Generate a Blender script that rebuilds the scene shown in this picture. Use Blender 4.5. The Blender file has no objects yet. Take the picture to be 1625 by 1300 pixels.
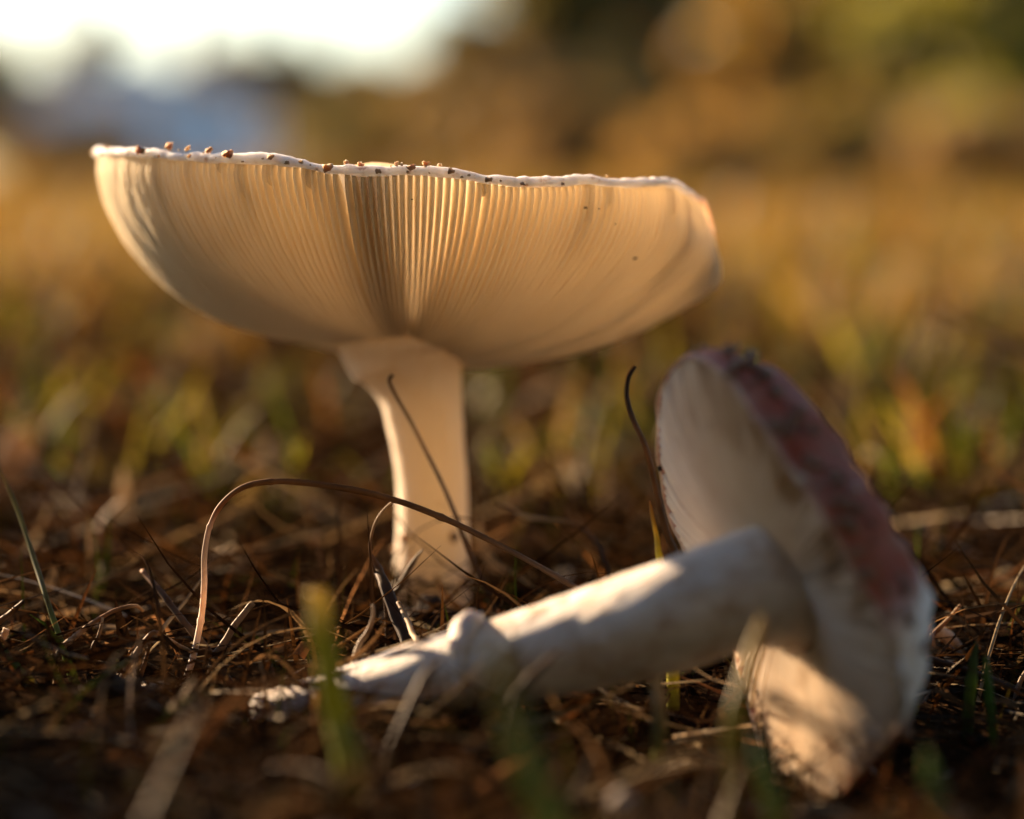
import bpy, math, random
import numpy as np
from mathutils import Vector, Matrix, noise

# ------------------------------------------------------------------ camera, sky, sun, exposure
scene = bpy.context.scene
col = scene.collection
PI = math.pi
FPX = 85.0 / 36.0 * 1625.0                     # focal length in pixels of the photograph
CAM = Vector((0.0, -0.48, 0.088))
PITCH = math.atan(380.0 / FPX)

cam_data = bpy.data.cameras.new('camera')
cam = bpy.data.objects.new('camera', cam_data)
col.objects.link(cam)
cam.location = CAM
cam.rotation_euler = (PI / 2 - PITCH, 0, 0)
cam_data.lens = 85.0
cam_data.sensor_width = 36.0
cam_data.clip_start = 0.01
cam_data.clip_end = 6000.0
cam_data.dof.use_dof = True
cam_data.dof.focus_distance = 0.421
cam_data.dof.aperture_fstop = 5.8
scene.camera = cam

SUN_EL = math.radians(17.5)
SUN_AZ = math.radians(44.0)                    # degrees to the left of straight ahead, sun is behind the mushrooms
SUN_DIR = Vector((-math.sin(SUN_AZ) * math.cos(SUN_EL), math.cos(SUN_AZ) * math.cos(SUN_EL), math.sin(SUN_EL)))

world = bpy.data.worlds.new('World')
scene.world = world
world.use_nodes = True
wn = world.node_tree.nodes
wl = world.node_tree.links
wn.clear()
w_out = wn.new('ShaderNodeOutputWorld')
w_bg = wn.new('ShaderNodeBackground')
w_sky = wn.new('ShaderNodeTexSky')
w_sky.sky_type = 'NISHITA'
w_sky.sun_disc = False
w_sky.sun_elevation = SUN_EL
w_sky.sun_rotation = -SUN_AZ
w_sky.air_density = 1.0
w_sky.dust_density = 0.6
w_sky.ozone_density = 2.2
w_bg.inputs['Strength'].default_value = 0.05
wl.new(w_sky.outputs[0], w_bg.inputs['Color'])
wl.new(w_bg.outputs[0], w_out.inputs['Surface'])

sun_data = bpy.data.lights.new('sun', 'SUN')
sun_data.energy = 5.0
sun_data.angle = math.radians(0.53)
sun_data.color = (1.0, 0.70, 0.43)
sun = bpy.data.objects.new('sun', sun_data)
col.objects.link(sun)
sun.rotation_euler = (-SUN_DIR).to_track_quat('-Z', 'Y').to_euler()

scene.view_settings.view_transform = 'Standard'
scene.view_settings.look = 'None'
scene.view_settings.exposure = 2.25
scene.view_settings.gamma = 1.0
scene.render.engine = 'CYCLES'
scene.cycles.use_denoising = True
scene.cycles.max_bounces = 16
scene.cycles.diffuse_bounces = 12
scene.cycles.transmission_bounces = 6
scene.cycles.sample_clamp_indirect = 6.0

random.seed(7)
rng = np.random.default_rng(11)

# ------------------------------------------------------------------ helpers
def at(px, py, d):
    """world point on the photograph's pixel (px,py) at depth d metres ahead of the camera"""
    a = (px - 812.5) / FPX
    b = (650.0 - py) / FPX
    v = Vector((a, math.cos(PITCH) + b * math.sin(PITCH), -math.sin(PITCH) + b * math.cos(PITCH)))
    return CAM + v * (d / v.y)

def project(p):
    q = p - CAM
    f = q.y * math.cos(PITCH) - q.z * math.sin(PITCH)
    u = q.y * math.sin(PITCH) + q.z * math.cos(PITCH)
    return 812.5 + q.x / f * FPX, 650.0 - u / f * FPX

def lerp(a, b, t):
    return a + (b - a) * t

def table(xs, ys, x):
    return float(np.interp(x, xs, ys))

def smooth_table(xs, ys, x):
    i = int(np.searchsorted(xs, x)) - 1
    i = max(0, min(len(xs) - 2, i))
    t = (x - xs[i]) / (xs[i + 1] - xs[i])
    t = max(0.0, min(1.0, t))
    t = t * t * (3 - 2 * t)
    return ys[i] + (ys[i + 1] - ys[i]) * t

def nz(x, y=0.0, z=0.0):
    return noise.noise(Vector((x, y, z)))

def mesh_obj(name, verts, faces, mats=None, parent=None, smooth=True, colors=None, fmat=None):
    me = bpy.data.meshes.new(name)
    me.from_pydata([tuple(v) for v in verts], [], faces)
    if mats is not None:
        for m in (mats if isinstance(mats, (list, tuple)) else [mats]):
            me.materials.append(m)
    if smooth:
        me.polygons.foreach_set('use_smooth', [True] * len(me.polygons))
    if fmat is not None:
        me.polygons.foreach_set('material_index', fmat)
    if colors is not None:
        ca = me.color_attributes.new('Col', 'FLOAT_COLOR', 'POINT')
        ca.data.foreach_set('color', np.asarray(colors, dtype=np.float32).ravel())
    me.update()
    o = bpy.data.objects.new(name, me)
    col.objects.link(o)
    if parent is not None:
        o.parent = parent
    return o

def fast_mesh(name, V, F, mat, colors=None, smooth=True):
    """V (n,3) array, F (m,4) array of quads"""
    me = bpy.data.meshes.new(name)
    V = np.asarray(V, dtype=np.float32)
    F = np.asarray(F, dtype=np.int32)
    me.vertices.add(len(V))
    me.vertices.foreach_set('co', V.ravel())
    me.loops.add(F.size)
    me.loops.foreach_set('vertex_index', F.ravel())
    me.polygons.add(len(F))
    me.polygons.foreach_set('loop_start', np.arange(0, F.size, F.shape[1], dtype=np.int32))
    me.polygons.foreach_set('use_smooth', np.full(len(F), smooth))
    if colors is not None:
        ca = me.color_attributes.new('Col', 'FLOAT_COLOR', 'POINT')
        ca.data.foreach_set('color', np.asarray(colors, dtype=np.float32).ravel())
    me.materials.append(mat)
    me.update(calc_edges=True)
    me.validate()
    o = bpy.data.objects.new(name, me)
    col.objects.link(o)
    return o

def empty(name, loc):
    o = bpy.data.objects.new(name, None)
    o.location = loc
    col.objects.link(o)
    o.empty_display_size = 0.01
    return o

def tag(o, label=None, cat=None, group=None, kind=None):
    if label: o['label'] = label
    if cat: o['category'] = cat
    if group: o['group'] = group
    if kind: o['kind'] = kind
    return o

# ------------------------------------------------------------------ materials
class NT:
    def __init__(self, name):
        self.m = bpy.data.materials.new(name)
        self.m.use_nodes = True
        self.t = self.m.node_tree
        self.t.nodes.clear()
        self.out = self.t.nodes.new('ShaderNodeOutputMaterial')
    def n(self, typ, **kw):
        nd = self.t.nodes.new(typ)
        for k, v in kw.items():
            if hasattr(nd, k):
                setattr(nd, k, v)
        return nd
    def l(self, a, b):
        self.t.links.new(a, b)
    def coord(self):
        return self.n('ShaderNodeTexCoord').outputs['Object']
    def noise(self, scale, detail=4.0, rough=0.55, vec=None, dist=0.0):
        nd = self.n('ShaderNodeTexNoise')
        nd.inputs['Scale'].default_value = scale
        nd.inputs['Detail'].default_value = detail
        nd.inputs['Roughness'].default_value = rough
        nd.inputs['Distortion'].default_value = dist
        self.l(vec if vec is not None else self.coord(), nd.inputs['Vector'])
        return nd.outputs['Fac']
    def ramp(self, fac, stops):
        nd = self.n('ShaderNodeValToRGB')
        el = nd.color_ramp.elements
        while len(el) < len(stops):
            el.new(0.5)
        for e, (p, c) in zip(el, stops):
            e.position = p
            e.color = (c[0], c[1], c[2], 1.0)
        self.l(fac, nd.inputs['Fac'])
        return nd.outputs['Color']
    def mix(self, fac, a, b, blend='MIX'):
        nd = self.n('ShaderNodeMix')
        nd.data_type = 'RGBA'
        nd.blend_type = blend
        for s, v in ((0, fac), (6, a), (7, b)):
            if isinstance(v, (int, float)):
                nd.inputs[s].default_value = v
            elif isinstance(v, (tuple, list)):
                nd.inputs[s].default_value = (v[0], v[1], v[2], 1.0)
            else:
                self.l(v, nd.inputs[s])
        return nd.outputs[2]
    def attr(self, name='Col'):
        nd = self.n('ShaderNodeAttribute')
        nd.attribute_name = name
        return nd.outputs['Color']
    def bump(self, height, strength, dist):
        nd = self.n('ShaderNodeBump')
        nd.inputs['Strength'].default_value = strength
        nd.inputs['Distance'].default_value = dist
        self.l(height, nd.inputs['Height'])
        return nd.outputs['Normal']
    def principled(self, color, rough=0.6, sss=0.0, sss_scale=0.0, sss_rad=(1, 0.5, 0.25), spec=0.4, normal=None):
        b = self.n('ShaderNodeBsdfPrincipled')
        if isinstance(color, (tuple, list)):
            b.inputs['Base Color'].default_value = (color[0], color[1], color[2], 1)
        else:
            self.l(color, b.inputs['Base Color'])
        b.inputs['Roughness'].default_value = rough
        b.inputs['Specular IOR Level'].default_value = spec
        if sss > 0:
            b.inputs['Subsurface Weight'].default_value = sss
            b.inputs['Subsurface Radius'].default_value = sss_rad
            b.inputs['Subsurface Scale'].default_value = sss_scale
        if normal is not None:
            self.l(normal, b.inputs['Normal'])
        return b.outputs[0]
    def translucent(self, color, normal=None):
        b = self.n('ShaderNodeBsdfTranslucent')
        if isinstance(color, (tuple, list)):
            b.inputs['Color'].default_value = (color[0], color[1], color[2], 1)
        else:
            self.l(color, b.inputs['Color'])
        return b.outputs[0]
    def mixs(self, fac, a, b):
        nd = self.n('ShaderNodeMixShader')
        if isinstance(fac, (int, float)):
            nd.inputs[0].default_value = fac
        else:
            self.l(fac, nd.inputs[0])
        self.l(a, nd.inputs[1])
        self.l(b, nd.inputs[2])
        return nd.outputs[0]
    def done(self, shader):
        self.l(shader, self.out.inputs['Surface'])
        return self.m

def mat_flesh():
    k = NT('mushroom_flesh')
    n1 = k.noise(90, 5)
    c = k.ramp(n1, [(0.3, (0.92, 0.84, 0.70)), (0.7, (0.96, 0.90, 0.80))])
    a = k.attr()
    c = k.mix(a, c, (0.10, 0.05, 0.026))  # attribute paints the shade of the gill gaps into the flesh
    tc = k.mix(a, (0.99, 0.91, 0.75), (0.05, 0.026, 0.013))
    nb = k.bump(k.noise(700, 4, 0.7), 0.35, 0.0004)
    return k.done(k.mixs(0.80, k.principled(c, 0.62, spec=0.3, normal=nb), k.translucent(tc)))

def mat_faded_skin():
    k = NT('faded_cap_skin')
    n1 = k.noise(140, 5, 0.6)
    c = k.ramp(n1, [(0.25, (0.55, 0.16, 0.05)), (0.75, (0.72, 0.34, 0.14))])
    nb = k.bump(k.noise(420, 4, 0.6), 0.5, 0.0006)
    return k.done(k.mixs(0.88, k.principled(c, 0.5, spec=0.35, normal=nb), k.translucent((0.99, 0.92, 0.77))))

def mat_gill():
    k = NT('mushroom_gill')
    n1 = k.noise(160, 4)
    c = k.ramp(n1, [(0.3, (0.92, 0.83, 0.68)), (0.7, (0.96, 0.90, 0.78))])
    nb = k.bump(k.noise(1400, 3, 0.7), 0.25, 0.0002)
    p = k.principled(c, 0.68, 0, 0, spec=0.25, normal=nb)
    t = k.translucent((0.99, 0.92, 0.78))
    return k.done(k.mixs(0.6, p, t))

def mat_gill_pale():
    k = NT('fallen_mushroom_gill')
    n1 = k.noise(120, 4)
    c = k.ramp(n1, [(0.3, (0.80, 0.69, 0.55)), (0.7, (0.92, 0.84, 0.71))])
    st = k.ramp(k.noise(55, 5, 0.65), [(0.63, (0, 0, 0)), (0.80, (1, 1, 1))])
    c = k.mix(st, c, (0.36, 0.24, 0.13))
    a = k.attr()
    c = k.mix(1.0, c, a, 'MULTIPLY')
    p = k.principled(c, 0.7, 0, 0, spec=0.25)
    t = k.translucent((0.85, 0.66, 0.45))
    return k.done(k.mixs(0.25, p, t))

def mat_skin(name):
    k = NT(name)
    a = k.attr()
    n1 = k.noise(140, 5, 0.6)
    red = k.ramp(n1, [(0.25, (0.20, 0.030, 0.012)), (0.6, (0.29, 0.060, 0.024)), (0.85, (0.36, 0.17, 0.09))])
    c = k.mix(a, (0.74, 0.70, 0.66), red)
    dirt = k.ramp(k.noise(260, 4, 0.6), [(0.56, (0, 0, 0)), (0.70, (1, 1, 1))])
    c = k.mix(dirt, c, (0.22, 0.13, 0.07))
    nb = k.bump(k.noise(420, 4, 0.6), 0.5, 0.0006)
    return k.done(k.principled(c, 0.75, 0.1, 0.003, (1.0, 0.35, 0.15), 0.12, nb))

def mat_lip():
    k = NT('cap_margin')
    n1 = k.noise(380, 6, 0.7)
    c = k.ramp(n1, [(0.30, (0.50, 0.36, 0.27)), (0.40, (0.86, 0.82, 0.78)), (0.7, (0.93, 0.91, 0.89))])
    c = k.mix(k.attr(), c, (0.62, 0.24, 0.09))
    nb = k.bump(k.noise(900, 6, 0.75), 0.9, 0.0009)
    return k.done(k.principled(c, 0.85, 1.0, 0.0042, (1.0, 0.9, 0.8), 0.1, nb))

def mat_stem(name, c0, c1, dirtc, sss=0.7, tl=0.0):
    k = NT(name)
    co = k.coord()
    mp = k.n('ShaderNodeMapping')
    mp.inputs['Scale'].default_value = (1, 1, 0.07) if tl > 0 else (0.12, 1, 0.6)
    k.l(co, mp.inputs['Vector'])
    n1 = k.noise(420, 6, 0.65, mp.outputs[0])
    c = k.ramp(n1, [(0.3, c0), (0.7, c1)])
    d = k.ramp(k.noise(150, 5, 0.7), [(0.48 if tl <= 0 else 0.55, (0, 0, 0)), (0.68, (1, 1, 1))])
    a = k.attr()
    dm = k.mix(1.0, d, a, 'MULTIPLY')
    c = k.mix(dm, c, dirtc)
    nb = k.bump(k.noise(600, 6, 0.7, mp.outputs[0]), 0.8, 0.0009)
    p = k.principled(c, 0.6, sss, 0.0035, (1.0, 0.55, 0.28), 0.3, nb)
    if tl <= 0:
        return k.done(p)
    p = k.principled(c, 0.6, spec=0.3, normal=nb)
    return k.done(k.mixs(tl, p, k.translucent((0.97, 0.80, 0.55))))

def mat_ribbon(name, transl, tcol=None, rough=0.5, spec=0.4, sat=1.0):
    """plant fibre with its colour on the geometry"""
    k = NT(name)
    a = k.attr()
    v = k.noise(250, 3)
    f = k.ramp(v, [(0.25, (0.62, 0.62, 0.62)), (0.75, (1.15, 1.15, 1.15))])
    c = k.mix(1.0, a, f, 'MULTIPLY')
    p = k.principled(c, rough, 0, 0, spec=spec)
    t = k.translucent(k.mix(1.0, c, tcol or (1, 1, 1), 'MULTIPLY'))
    return k.done(k.mixs(transl, p, t))

def mat_plain(name, c0, c1, scale, rough=0.8, bump=0.5, bdist=0.001, spec=0.3, sss=0.0):
    k = NT(name)
    n1 = k.noise(scale, 5, 0.6)
    c = k.ramp(n1, [(0.3, c0), (0.7, c1)])
    nb = k.bump(k.noise(scale * 3, 5, 0.65), bump, bdist)
    return k.done(k.principled(c, rough, sss, 0.003, (1, 0.6, 0.35), spec, nb))

M = {}
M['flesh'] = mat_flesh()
M['gill'] = mat_gill()
M['gill_pale'] = mat_gill_pale()
M['skin'] = mat_skin('red_cap_skin')
M['faded_skin'] = mat_faded_skin()
M['fallen_flesh'] = mat_plain('fallen_flesh', (0.62, 0.52, 0.42), (0.74, 0.65, 0.55), 90, 0.7, 0.3, 0.0004)
M['lip'] = mat_lip()
M['red_flap'] = mat_plain('red_skin_flap', (0.55, 0.07, 0.02), (0.70, 0.14, 0.05), 300, 0.5, 0.3, 0.0003, sss=0.4)
M['stem'] = mat_stem('standing_stem', (0.82, 0.70, 0.55), (0.93, 0.86, 0.76), (0.42, 0.26, 0.12), 0.0, 0.27)
M['fallen_stem'] = mat_stem('fallen_stem', (0.50, 0.45, 0.40), (0.66, 0.62, 0.57), (0.36, 0.25, 0.16), 0.2)
M['wart'] = mat_plain('brown_wart', (0.20, 0.125, 0.07), (0.42, 0.31, 0.20), 900, 0.8, 0.6, 0.0004, sss=0.3)
M['pale_wart'] = mat_plain('pale_wart', (0.30, 0.22, 0.16), (0.62, 0.56, 0.50), 500, 0.8, 0.6, 0.0005, sss=0.2)
M['dark_wart'] = mat_plain('dark_wart', (0.12, 0.07, 0.045), (0.32, 0.22, 0.15), 500, 0.85, 0.6, 0.0005)
M['speck'] = mat_plain('dirt_speck', (0.012, 0.009, 0.007), (0.04, 0.025, 0.015), 2000)
M['blade'] = mat_ribbon('living_blade', 0.45, (1.25, 1.15, 0.55))
M['straw'] = mat_ribbon('dry_straw', 0.22, (1.1, 0.85, 0.6), 0.6, 0.2)
M['litter'] = mat_ribbon('litter_fibre', 0.15, (1.1, 0.85, 0.6), 0.8, 0.0)
M['meadow'] = mat_ribbon('meadow_grass', 0.5, (1.3, 1.05, 0.5), 0.6, 0.15)
M['leaf'] = mat_ribbon('tree_leaf', 0.5, (1.15, 1.0, 0.55), 0.5, 0.3)
M['bark'] = mat_plain('tree_bark', (0.05, 0.032, 0.02), (0.13, 0.09, 0.06), 3.0, 0.9, 0.6, 0.03)
M['chunk'] = mat_plain('dark_bark', (0.012, 0.008, 0.006), (0.05, 0.03, 0.02), 400, 0.85, 0.8, 0.001)
M['stone'] = mat_plain('pale_pebble', (0.42, 0.33, 0.24), (0.66, 0.56, 0.44), 300, 0.6, 0.4, 0.0005)

def mat_ground():
    k = NT('soil_and_meadow')
    co = k.coord()
    n1 = k.noise(60, 6, 0.65, co)
    soil = k.ramp(n1, [(0.3, (0.010, 0.006, 0.004)), (0.55, (0.030, 0.018, 0.010)), (0.75, (0.075, 0.045, 0.024))])
    n2 = k.noise(1.6, 6, 0.7, co)
    field = k.ramp(n2, [(0.28, (0.03, 0.020, 0.008)), (0.5, (0.07, 0.045, 0.016)), (0.72, (0.12, 0.076, 0.03))])
    ln = k.n('ShaderNodeVectorMath', operation='LENGTH')
    k.l(co, ln.inputs[0])
    mr = k.n('ShaderNodeMapRange')
    mr.inputs['From Min'].default_value = 0.5
    mr.inputs['From Max'].default_value = 2.2
    k.l(ln.outputs['Value'], mr.inputs['Value'])
    c = k.mix(mr.outputs[0], soil, field)
    nb = k.bump(k.noise(250, 6, 0.7, co), 0.7, 0.002)
    return k.done(k.principled(c, 0.95, spec=0.0, normal=nb))
M['ground'] = mat_ground()

# ------------------------------------------------------------------ ground sheet
FC = at(1252, 930, 0.372)                       # heart of the fallen cap
def ground_z(x, y):
    r = math.hypot(x, y)
    z = 0.0018 * nz(x * 45, y * 45, 1.3) + 0.003 * nz(x * 14, y * 14, 5.1)
    dx, dy = x - FC.x, y - FC.y
    z -= 0.013 * math.exp(-(dx * dx + (dy + 0.012) ** 2) / (2 * 0.034 ** 2))
    if y < -0.16:
        z -= 0.0
    if r > 0.6:
        z += min(1.0, (r - 0.6) / 2.0) * 0.02 * nz(x * 1.7, y * 1.7, 9.0)
    if r > 25:
        z += min(1.0, (r - 25) / 60.0) * 0.10 * nz(x * 0.02, y * 0.02, 3.0)
    return z

def build_ground():
    nr, na = 190, 160
    radii = [0.004 * (1.0 + 0.0755) ** i for i in range(nr)]
    V, F = [], []
    for r in radii:
        for j in range(na):
            a = 2 * PI * j / na
            x, y = r * math.cos(a), r * math.sin(a) - 0.06
            V.append((x, y, ground_z(x, y)))
    for i in range(nr - 1):
        for j in range(na):
            k = (j + 1) % na
            F.append((i * na + j, (i + 1) * na + j, (i + 1) * na + k, i * na + k))
    V.append((0, -0.06, ground_z(0, -0.06)))
    c = len(V) - 1
    for j in range(na):
        F.append((c, j, (j + 1) % na))
    o = mesh_obj('ground', V, F, M['ground'])
    tag(o, 'dark leaf-strewn soil running out into golden meadow', 'ground', kind='structure')
build_ground()

# ------------------------------------------------------------------ standing mushroom
MX = (645 - 812.5) / 7994.0                     # cap axis
ROOT = Vector((-0.0163, 0.0, 0.0))
A_DEG = [-180, -135, -90, -60, -30, 0, 30, 55, 72, 90, 110, 135, 180]
Z_RIM = [0.0790, 0.0850, 0.0905, 0.0905, 0.0892, 0.0870, 0.0852, 0.0849, 0.0822, 0.0738, 0.0715, 0.0735, 0.0790]
R_RIM = [0.0600, 0.0605, 0.0608, 0.0598, 0.0585, 0.0575, 0.0580, 0.0590, 0.0600, 0.0612, 0.0612, 0.0605, 0.0600]
Z_BOT = [0.0492, 0.0505, 0.0532, 0.0540, 0.0550, 0.0555, 0.0535, 0.0515, 0.0502, 0.0490, 0.0482, 0.0484, 0.0492]
RS = 0.0085

def wrap(a):
    return (a + 180.0) % 360.0 - 180.0

def cap_edge(t, ph):
    """gill-edge surface of the upturned cap; ph radians from the near side, positive to the right; t 0 stem .. 1 rim"""
    dg = wrap(math.degrees(ph))
    zr = smooth_table(A_DEG, Z_RIM, dg)
    R = smooth_table(A_DEG, R_RIM, dg)
    zb = smooth_table(A_DEG, Z_BOT, dg)
    sw = math.sin(ph)
    zr += 0.0007 * nz(math.cos(ph) * 4.0, sw * 4.0, 2.0) + 0.00025 * t ** 10 * nz(math.cos(ph) * 17, sw * 17, 4.0)
    R += 0.0007 * nz(math.cos(ph) * 3.0, sw * 3.0, 7.0)
    a = t * PI / 2
    u = math.sin(a) ** 0.833 if t > 0 else 0.0
    s = 1 - max(0.0, math.cos(a)) ** 1.1
    wnear = math.cos(ph) ** 2 * 0.5
    s = lerp(s, u ** 1.8, wnear)
    r = RS + (R - RS) * u
    bul = 0.0035 * math.exp(-((dg - 82) / 30.0) ** 2)
    r += bul * math.exp(-((t - 0.80) / 0.16) ** 2) * (1 - t) * 5.0
    z = zb * (1 - s) + zr * s
    return Vector((MX + r * math.sin(ph), -r * math.cos(ph), z))

def cap_frame(t, ph):
    e = 0.004
    t0, t1 = max(0.0, t - e), min(1.0, t + e)
    p = cap_edge(t, ph)
    dt = (cap_edge(t1, ph) - cap_edge(t0, ph))
    dp = (cap_edge(t, ph + 0.01) - cap_edge(t, ph - 0.01))
    T = dt.normalized()
    N = dp.cross(dt).normalized()
    axis = Vector((MX, 0, 0.16))
    if N.dot(axis - p) < 0:
        N = -N
    return p, T, N

def gill_depth(t):
    return table([0, 0.15, 0.4, 0.7, 0.9, 1.0], [0.0035, 0.0048, 0.0056, 0.0052, 0.0036, 0.0018], t)

def flesh(t, ph):
    base = table([0, 0.3, 0.7, 0.95, 1.0], [0.0085, 0.0068, 0.0046, 0.0030, 0.0022], t)
    return base + 0.007 * math.exp(-((ph + 0.07) / 0.17) ** 2) * table([0, 0.15, 0.9, 1.0], [0, 1, 1, 0.1], t)  # fold thickened over the gill gap to hold back the glow

mush = empty('standing_mushroom', ROOT)
tag(mush, 'tall upright mushroom with upturned bowl-shaped cap showing its cream gills', 'mushroom')

def loc(v):
    return (v.x - ROOT.x, v.y - ROOT.y, v.z - ROOT.z)

def build_cap():
    nph, nt = 420, 26
    V, F, FM, C = [], [], [], []
    ring = None
    ts = [i / nt for i in range(nt + 1)]
    alphas = [-95, -60, -30, 0, 25, 50, 75, 100, 125]
    for j in range(nph):
        ph = 2 * PI * j / nph
        pts = []
        fr = [cap_frame(t, ph) for t in ts]
        for t, (p, T, N) in zip(ts, fr):
            pts.append((p + N * gill_depth(t), 0))
        p, T, N = fr[-1]
        T = (T * 0.75 + Vector((0, 0, 1)) * 0.5).normalized()
        hw = 0.00085 + 0.0004 * nz(math.cos(ph) * 9, math.sin(ph) * 9, 1.0) + 0.00022 * nz(math.cos(ph) * 45, math.sin(ph) * 45, 1.0)
        hh = 0.00086 + 0.0004 * nz(math.cos(ph) * 6, math.sin(ph) * 6, 3.0) + 0.00016 * nz(math.cos(ph) * 38, math.sin(ph) * 38, 6.0)
        thin = 1 - 0.72 * math.exp(-((wrap(math.degrees(ph)) - 98) / 30.0) ** 4)
        hw *= thin; hh *= thin
        c = p + N * (0.0009 * thin) + T * (hh * 0.95)
        for al in alphas:
            ar = math.radians(al)
            pts.append((c - N * (hw * 1.45 * math.cos(ar)) + T * (hh * math.sin(ar)), 1))
        for t, (p, T, N) in reversed(list(zip(ts, fr))):
            if t > 0.985:
                continue
            pts.append((p + N * (gill_depth(t) + flesh(t, ph if ph < PI else ph - 2 * PI)), 2))
        if ring is None:
            ring = len(pts)
        for q, k in pts:
            V.append(loc(q))
            dgp = wrap(math.degrees(ph))
            gap_shade_or_red = 0.94 * math.exp(-((dgp + 4.5) / 7.0) ** 2) if k == 0 else (min(1.0, 1.4 * math.exp(-((dgp - 105) / 34.0) ** 4)) if k == 1 else 0.0)  # underside gets painted gap shade, margin gets its red on the right
            C.append((gap_shade_or_red, gap_shade_or_red, gap_shade_or_red, 1))
    kinds = [k for _, k in pts]
    for j in range(nph):
        k = (j + 1) % nph
        for i in range(ring - 1):
            F.append((j * ring + i, k * ring + i, k * ring + i + 1, j * ring + i + 1))
            a, b = kinds[i], kinds[i + 1]
            FM.append(0 if b == 0 else (1 if b == 1 else 2))
    # close the middle of the upper side
    V.append(loc(Vector((MX, 0, 0.0545 + 0.011))))
    C.append((0, 0, 0, 1))
    m = len(V) - 1
    for j in range(nph):
        F.append((j * ring + ring - 1, ((j + 1) % nph) * ring + ring - 1, m))
        FM.append(2)
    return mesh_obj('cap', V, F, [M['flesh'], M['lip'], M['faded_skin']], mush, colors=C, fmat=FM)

cap = build_cap()

def make_gill(ph, t_in, wob, th, name='gill'):
    """one lamella: thin wedge from the cap's flesh down to the free edge"""
    n = 22 if t_in < 0.3 else 9
    V, F = [], []
    seed = random.random() * 50
    high = random.uniform(-0.00008, 0.00012)
    for i in range(n + 1):
        q = i / n
        t = t_in + (0.998 - t_in) * (1 - (1 - q) ** 1.15)
        dg = wrap(math.degrees(ph))
        left = math.exp(-((dg + 75) / 35.0) ** 2)
        amp = (0.0018 + 0.010 * left * t ** 2) * wob
        p2 = ph + amp * nz(t * (3.0 + 5 * left), seed, 0.3) + 0.0022 * wob * nz(t * 1.3, seed + 9, 0.7)
        p, T, N = cap_frame(t, p2)
        gd = gill_depth(t)
        # short gills taper to nothing at their inner end
        k = 1.0
        if t_in > 0.05:
            k = min(1.0, 0.25 + (t - t_in) / (1 - t_in) * 2.2) ** 0.6
        edge = p + N * (gd * (1 - k)) + N * (0.00022 * nz(t * 14, seed + 3, 1.7) + high)
        if t > 0.93:
            edge = edge + N * ((t - 0.93) / 0.07 * 0.0006)
        root = p + N * (gd + 0.0006)
        S = N.cross(T).normalized()
        r = math.hypot(p.x - MX, p.y)
        spacing = 2 * PI * r / 262.0
        w = min(th, spacing * 0.6) * 0.5
        cleft = math.exp(-((wrap(math.degrees(ph)) + 5.0) / 4.8) ** 2)
        wr = lerp(spacing * 0.88, min(th * 1.1, spacing * 0.7), cleft) * 0.5
        mid = edge.lerp(root, 0.12)
        for v in (root - S * wr, mid - S * w, edge - S * w * 0.45, edge + S * w * 0.45, mid + S * w, root + S * wr):
            V.append(loc(v))
    for i in range(n):
        for j in range(5):
            F.append((i * 6 + j, i * 6 + j + 1, i * 6 + j + 7, i * 6 + j + 6))
    F.append((5, 4, 3, 2, 1, 0))
    F.append(tuple(n * 6 + j for j in range(6)))
    return mesh_obj(name, V, F, M['gill'], cap)

ph = -PI
step = 2 * PI / 258
while ph < PI - step * 0.6:
    th = random.uniform(0.00054, 0.00066)
    make_gill(ph, 0.0, random.uniform(0.5, 1.0), th)
    gap = step * random.uniform(0.94, 1.06)
    if -0.20 < ph < -0.155:
        gap = step * 1.5
    front = abs(ph) < 1.75
    if random.random() < (0.16 if front else 0.05) and not -0.27 < ph < 0.26:
        gap += step * 0.12
        make_gill(ph + gap * 0.5, random.choice([0.62, 0.75, 0.82, 0.86, 0.9]) + random.uniform(-0.03, 0.03), 0.6, 0.00055, 'short_gill')
    ph += gap

def lump(name, c, size, mat, parent, squash=1.0, seed=0.0, up=Vector((0, 0, 1)), rough=0.55, origin=None, jag=3.0, sub=2):
    """small irregular crumb"""
    import bmesh
    bm = bmesh.new()
    bmesh.ops.create_icosphere(bm, subdivisions=sub, radius=1.0)
    q = up.to_track_quat('Z', 'Y')
    ax = random.uniform(0.75, 1.3) if rough > 0.5 else 1.0
    V = []
    for v in bm.verts:
        d = v.co.normalized()
        s = 1.0 + rough * nz(d.x * jag * 0.5 + seed, d.y * jag * 0.5, d.z * jag * 0.5) + rough * 0.7 * nz(d.x * jag + seed, d.y * jag + 5, d.z * jag)
        s *= 1 + rough * 0.45 * random.uniform(-1, 1)
        w = Vector((d.x * s * ax, d.y * s / ax, d.z * s * squash)) * size
        w.rotate(q)
        V.append(c + w - (origin or Vector((0, 0, 0))))
    F = [tuple(v.index for v in f.verts) for f in bm.faces]
    bm.free()
    return mesh_obj(name, V, F, mat, parent, smooth=size > 0.0005)

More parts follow.
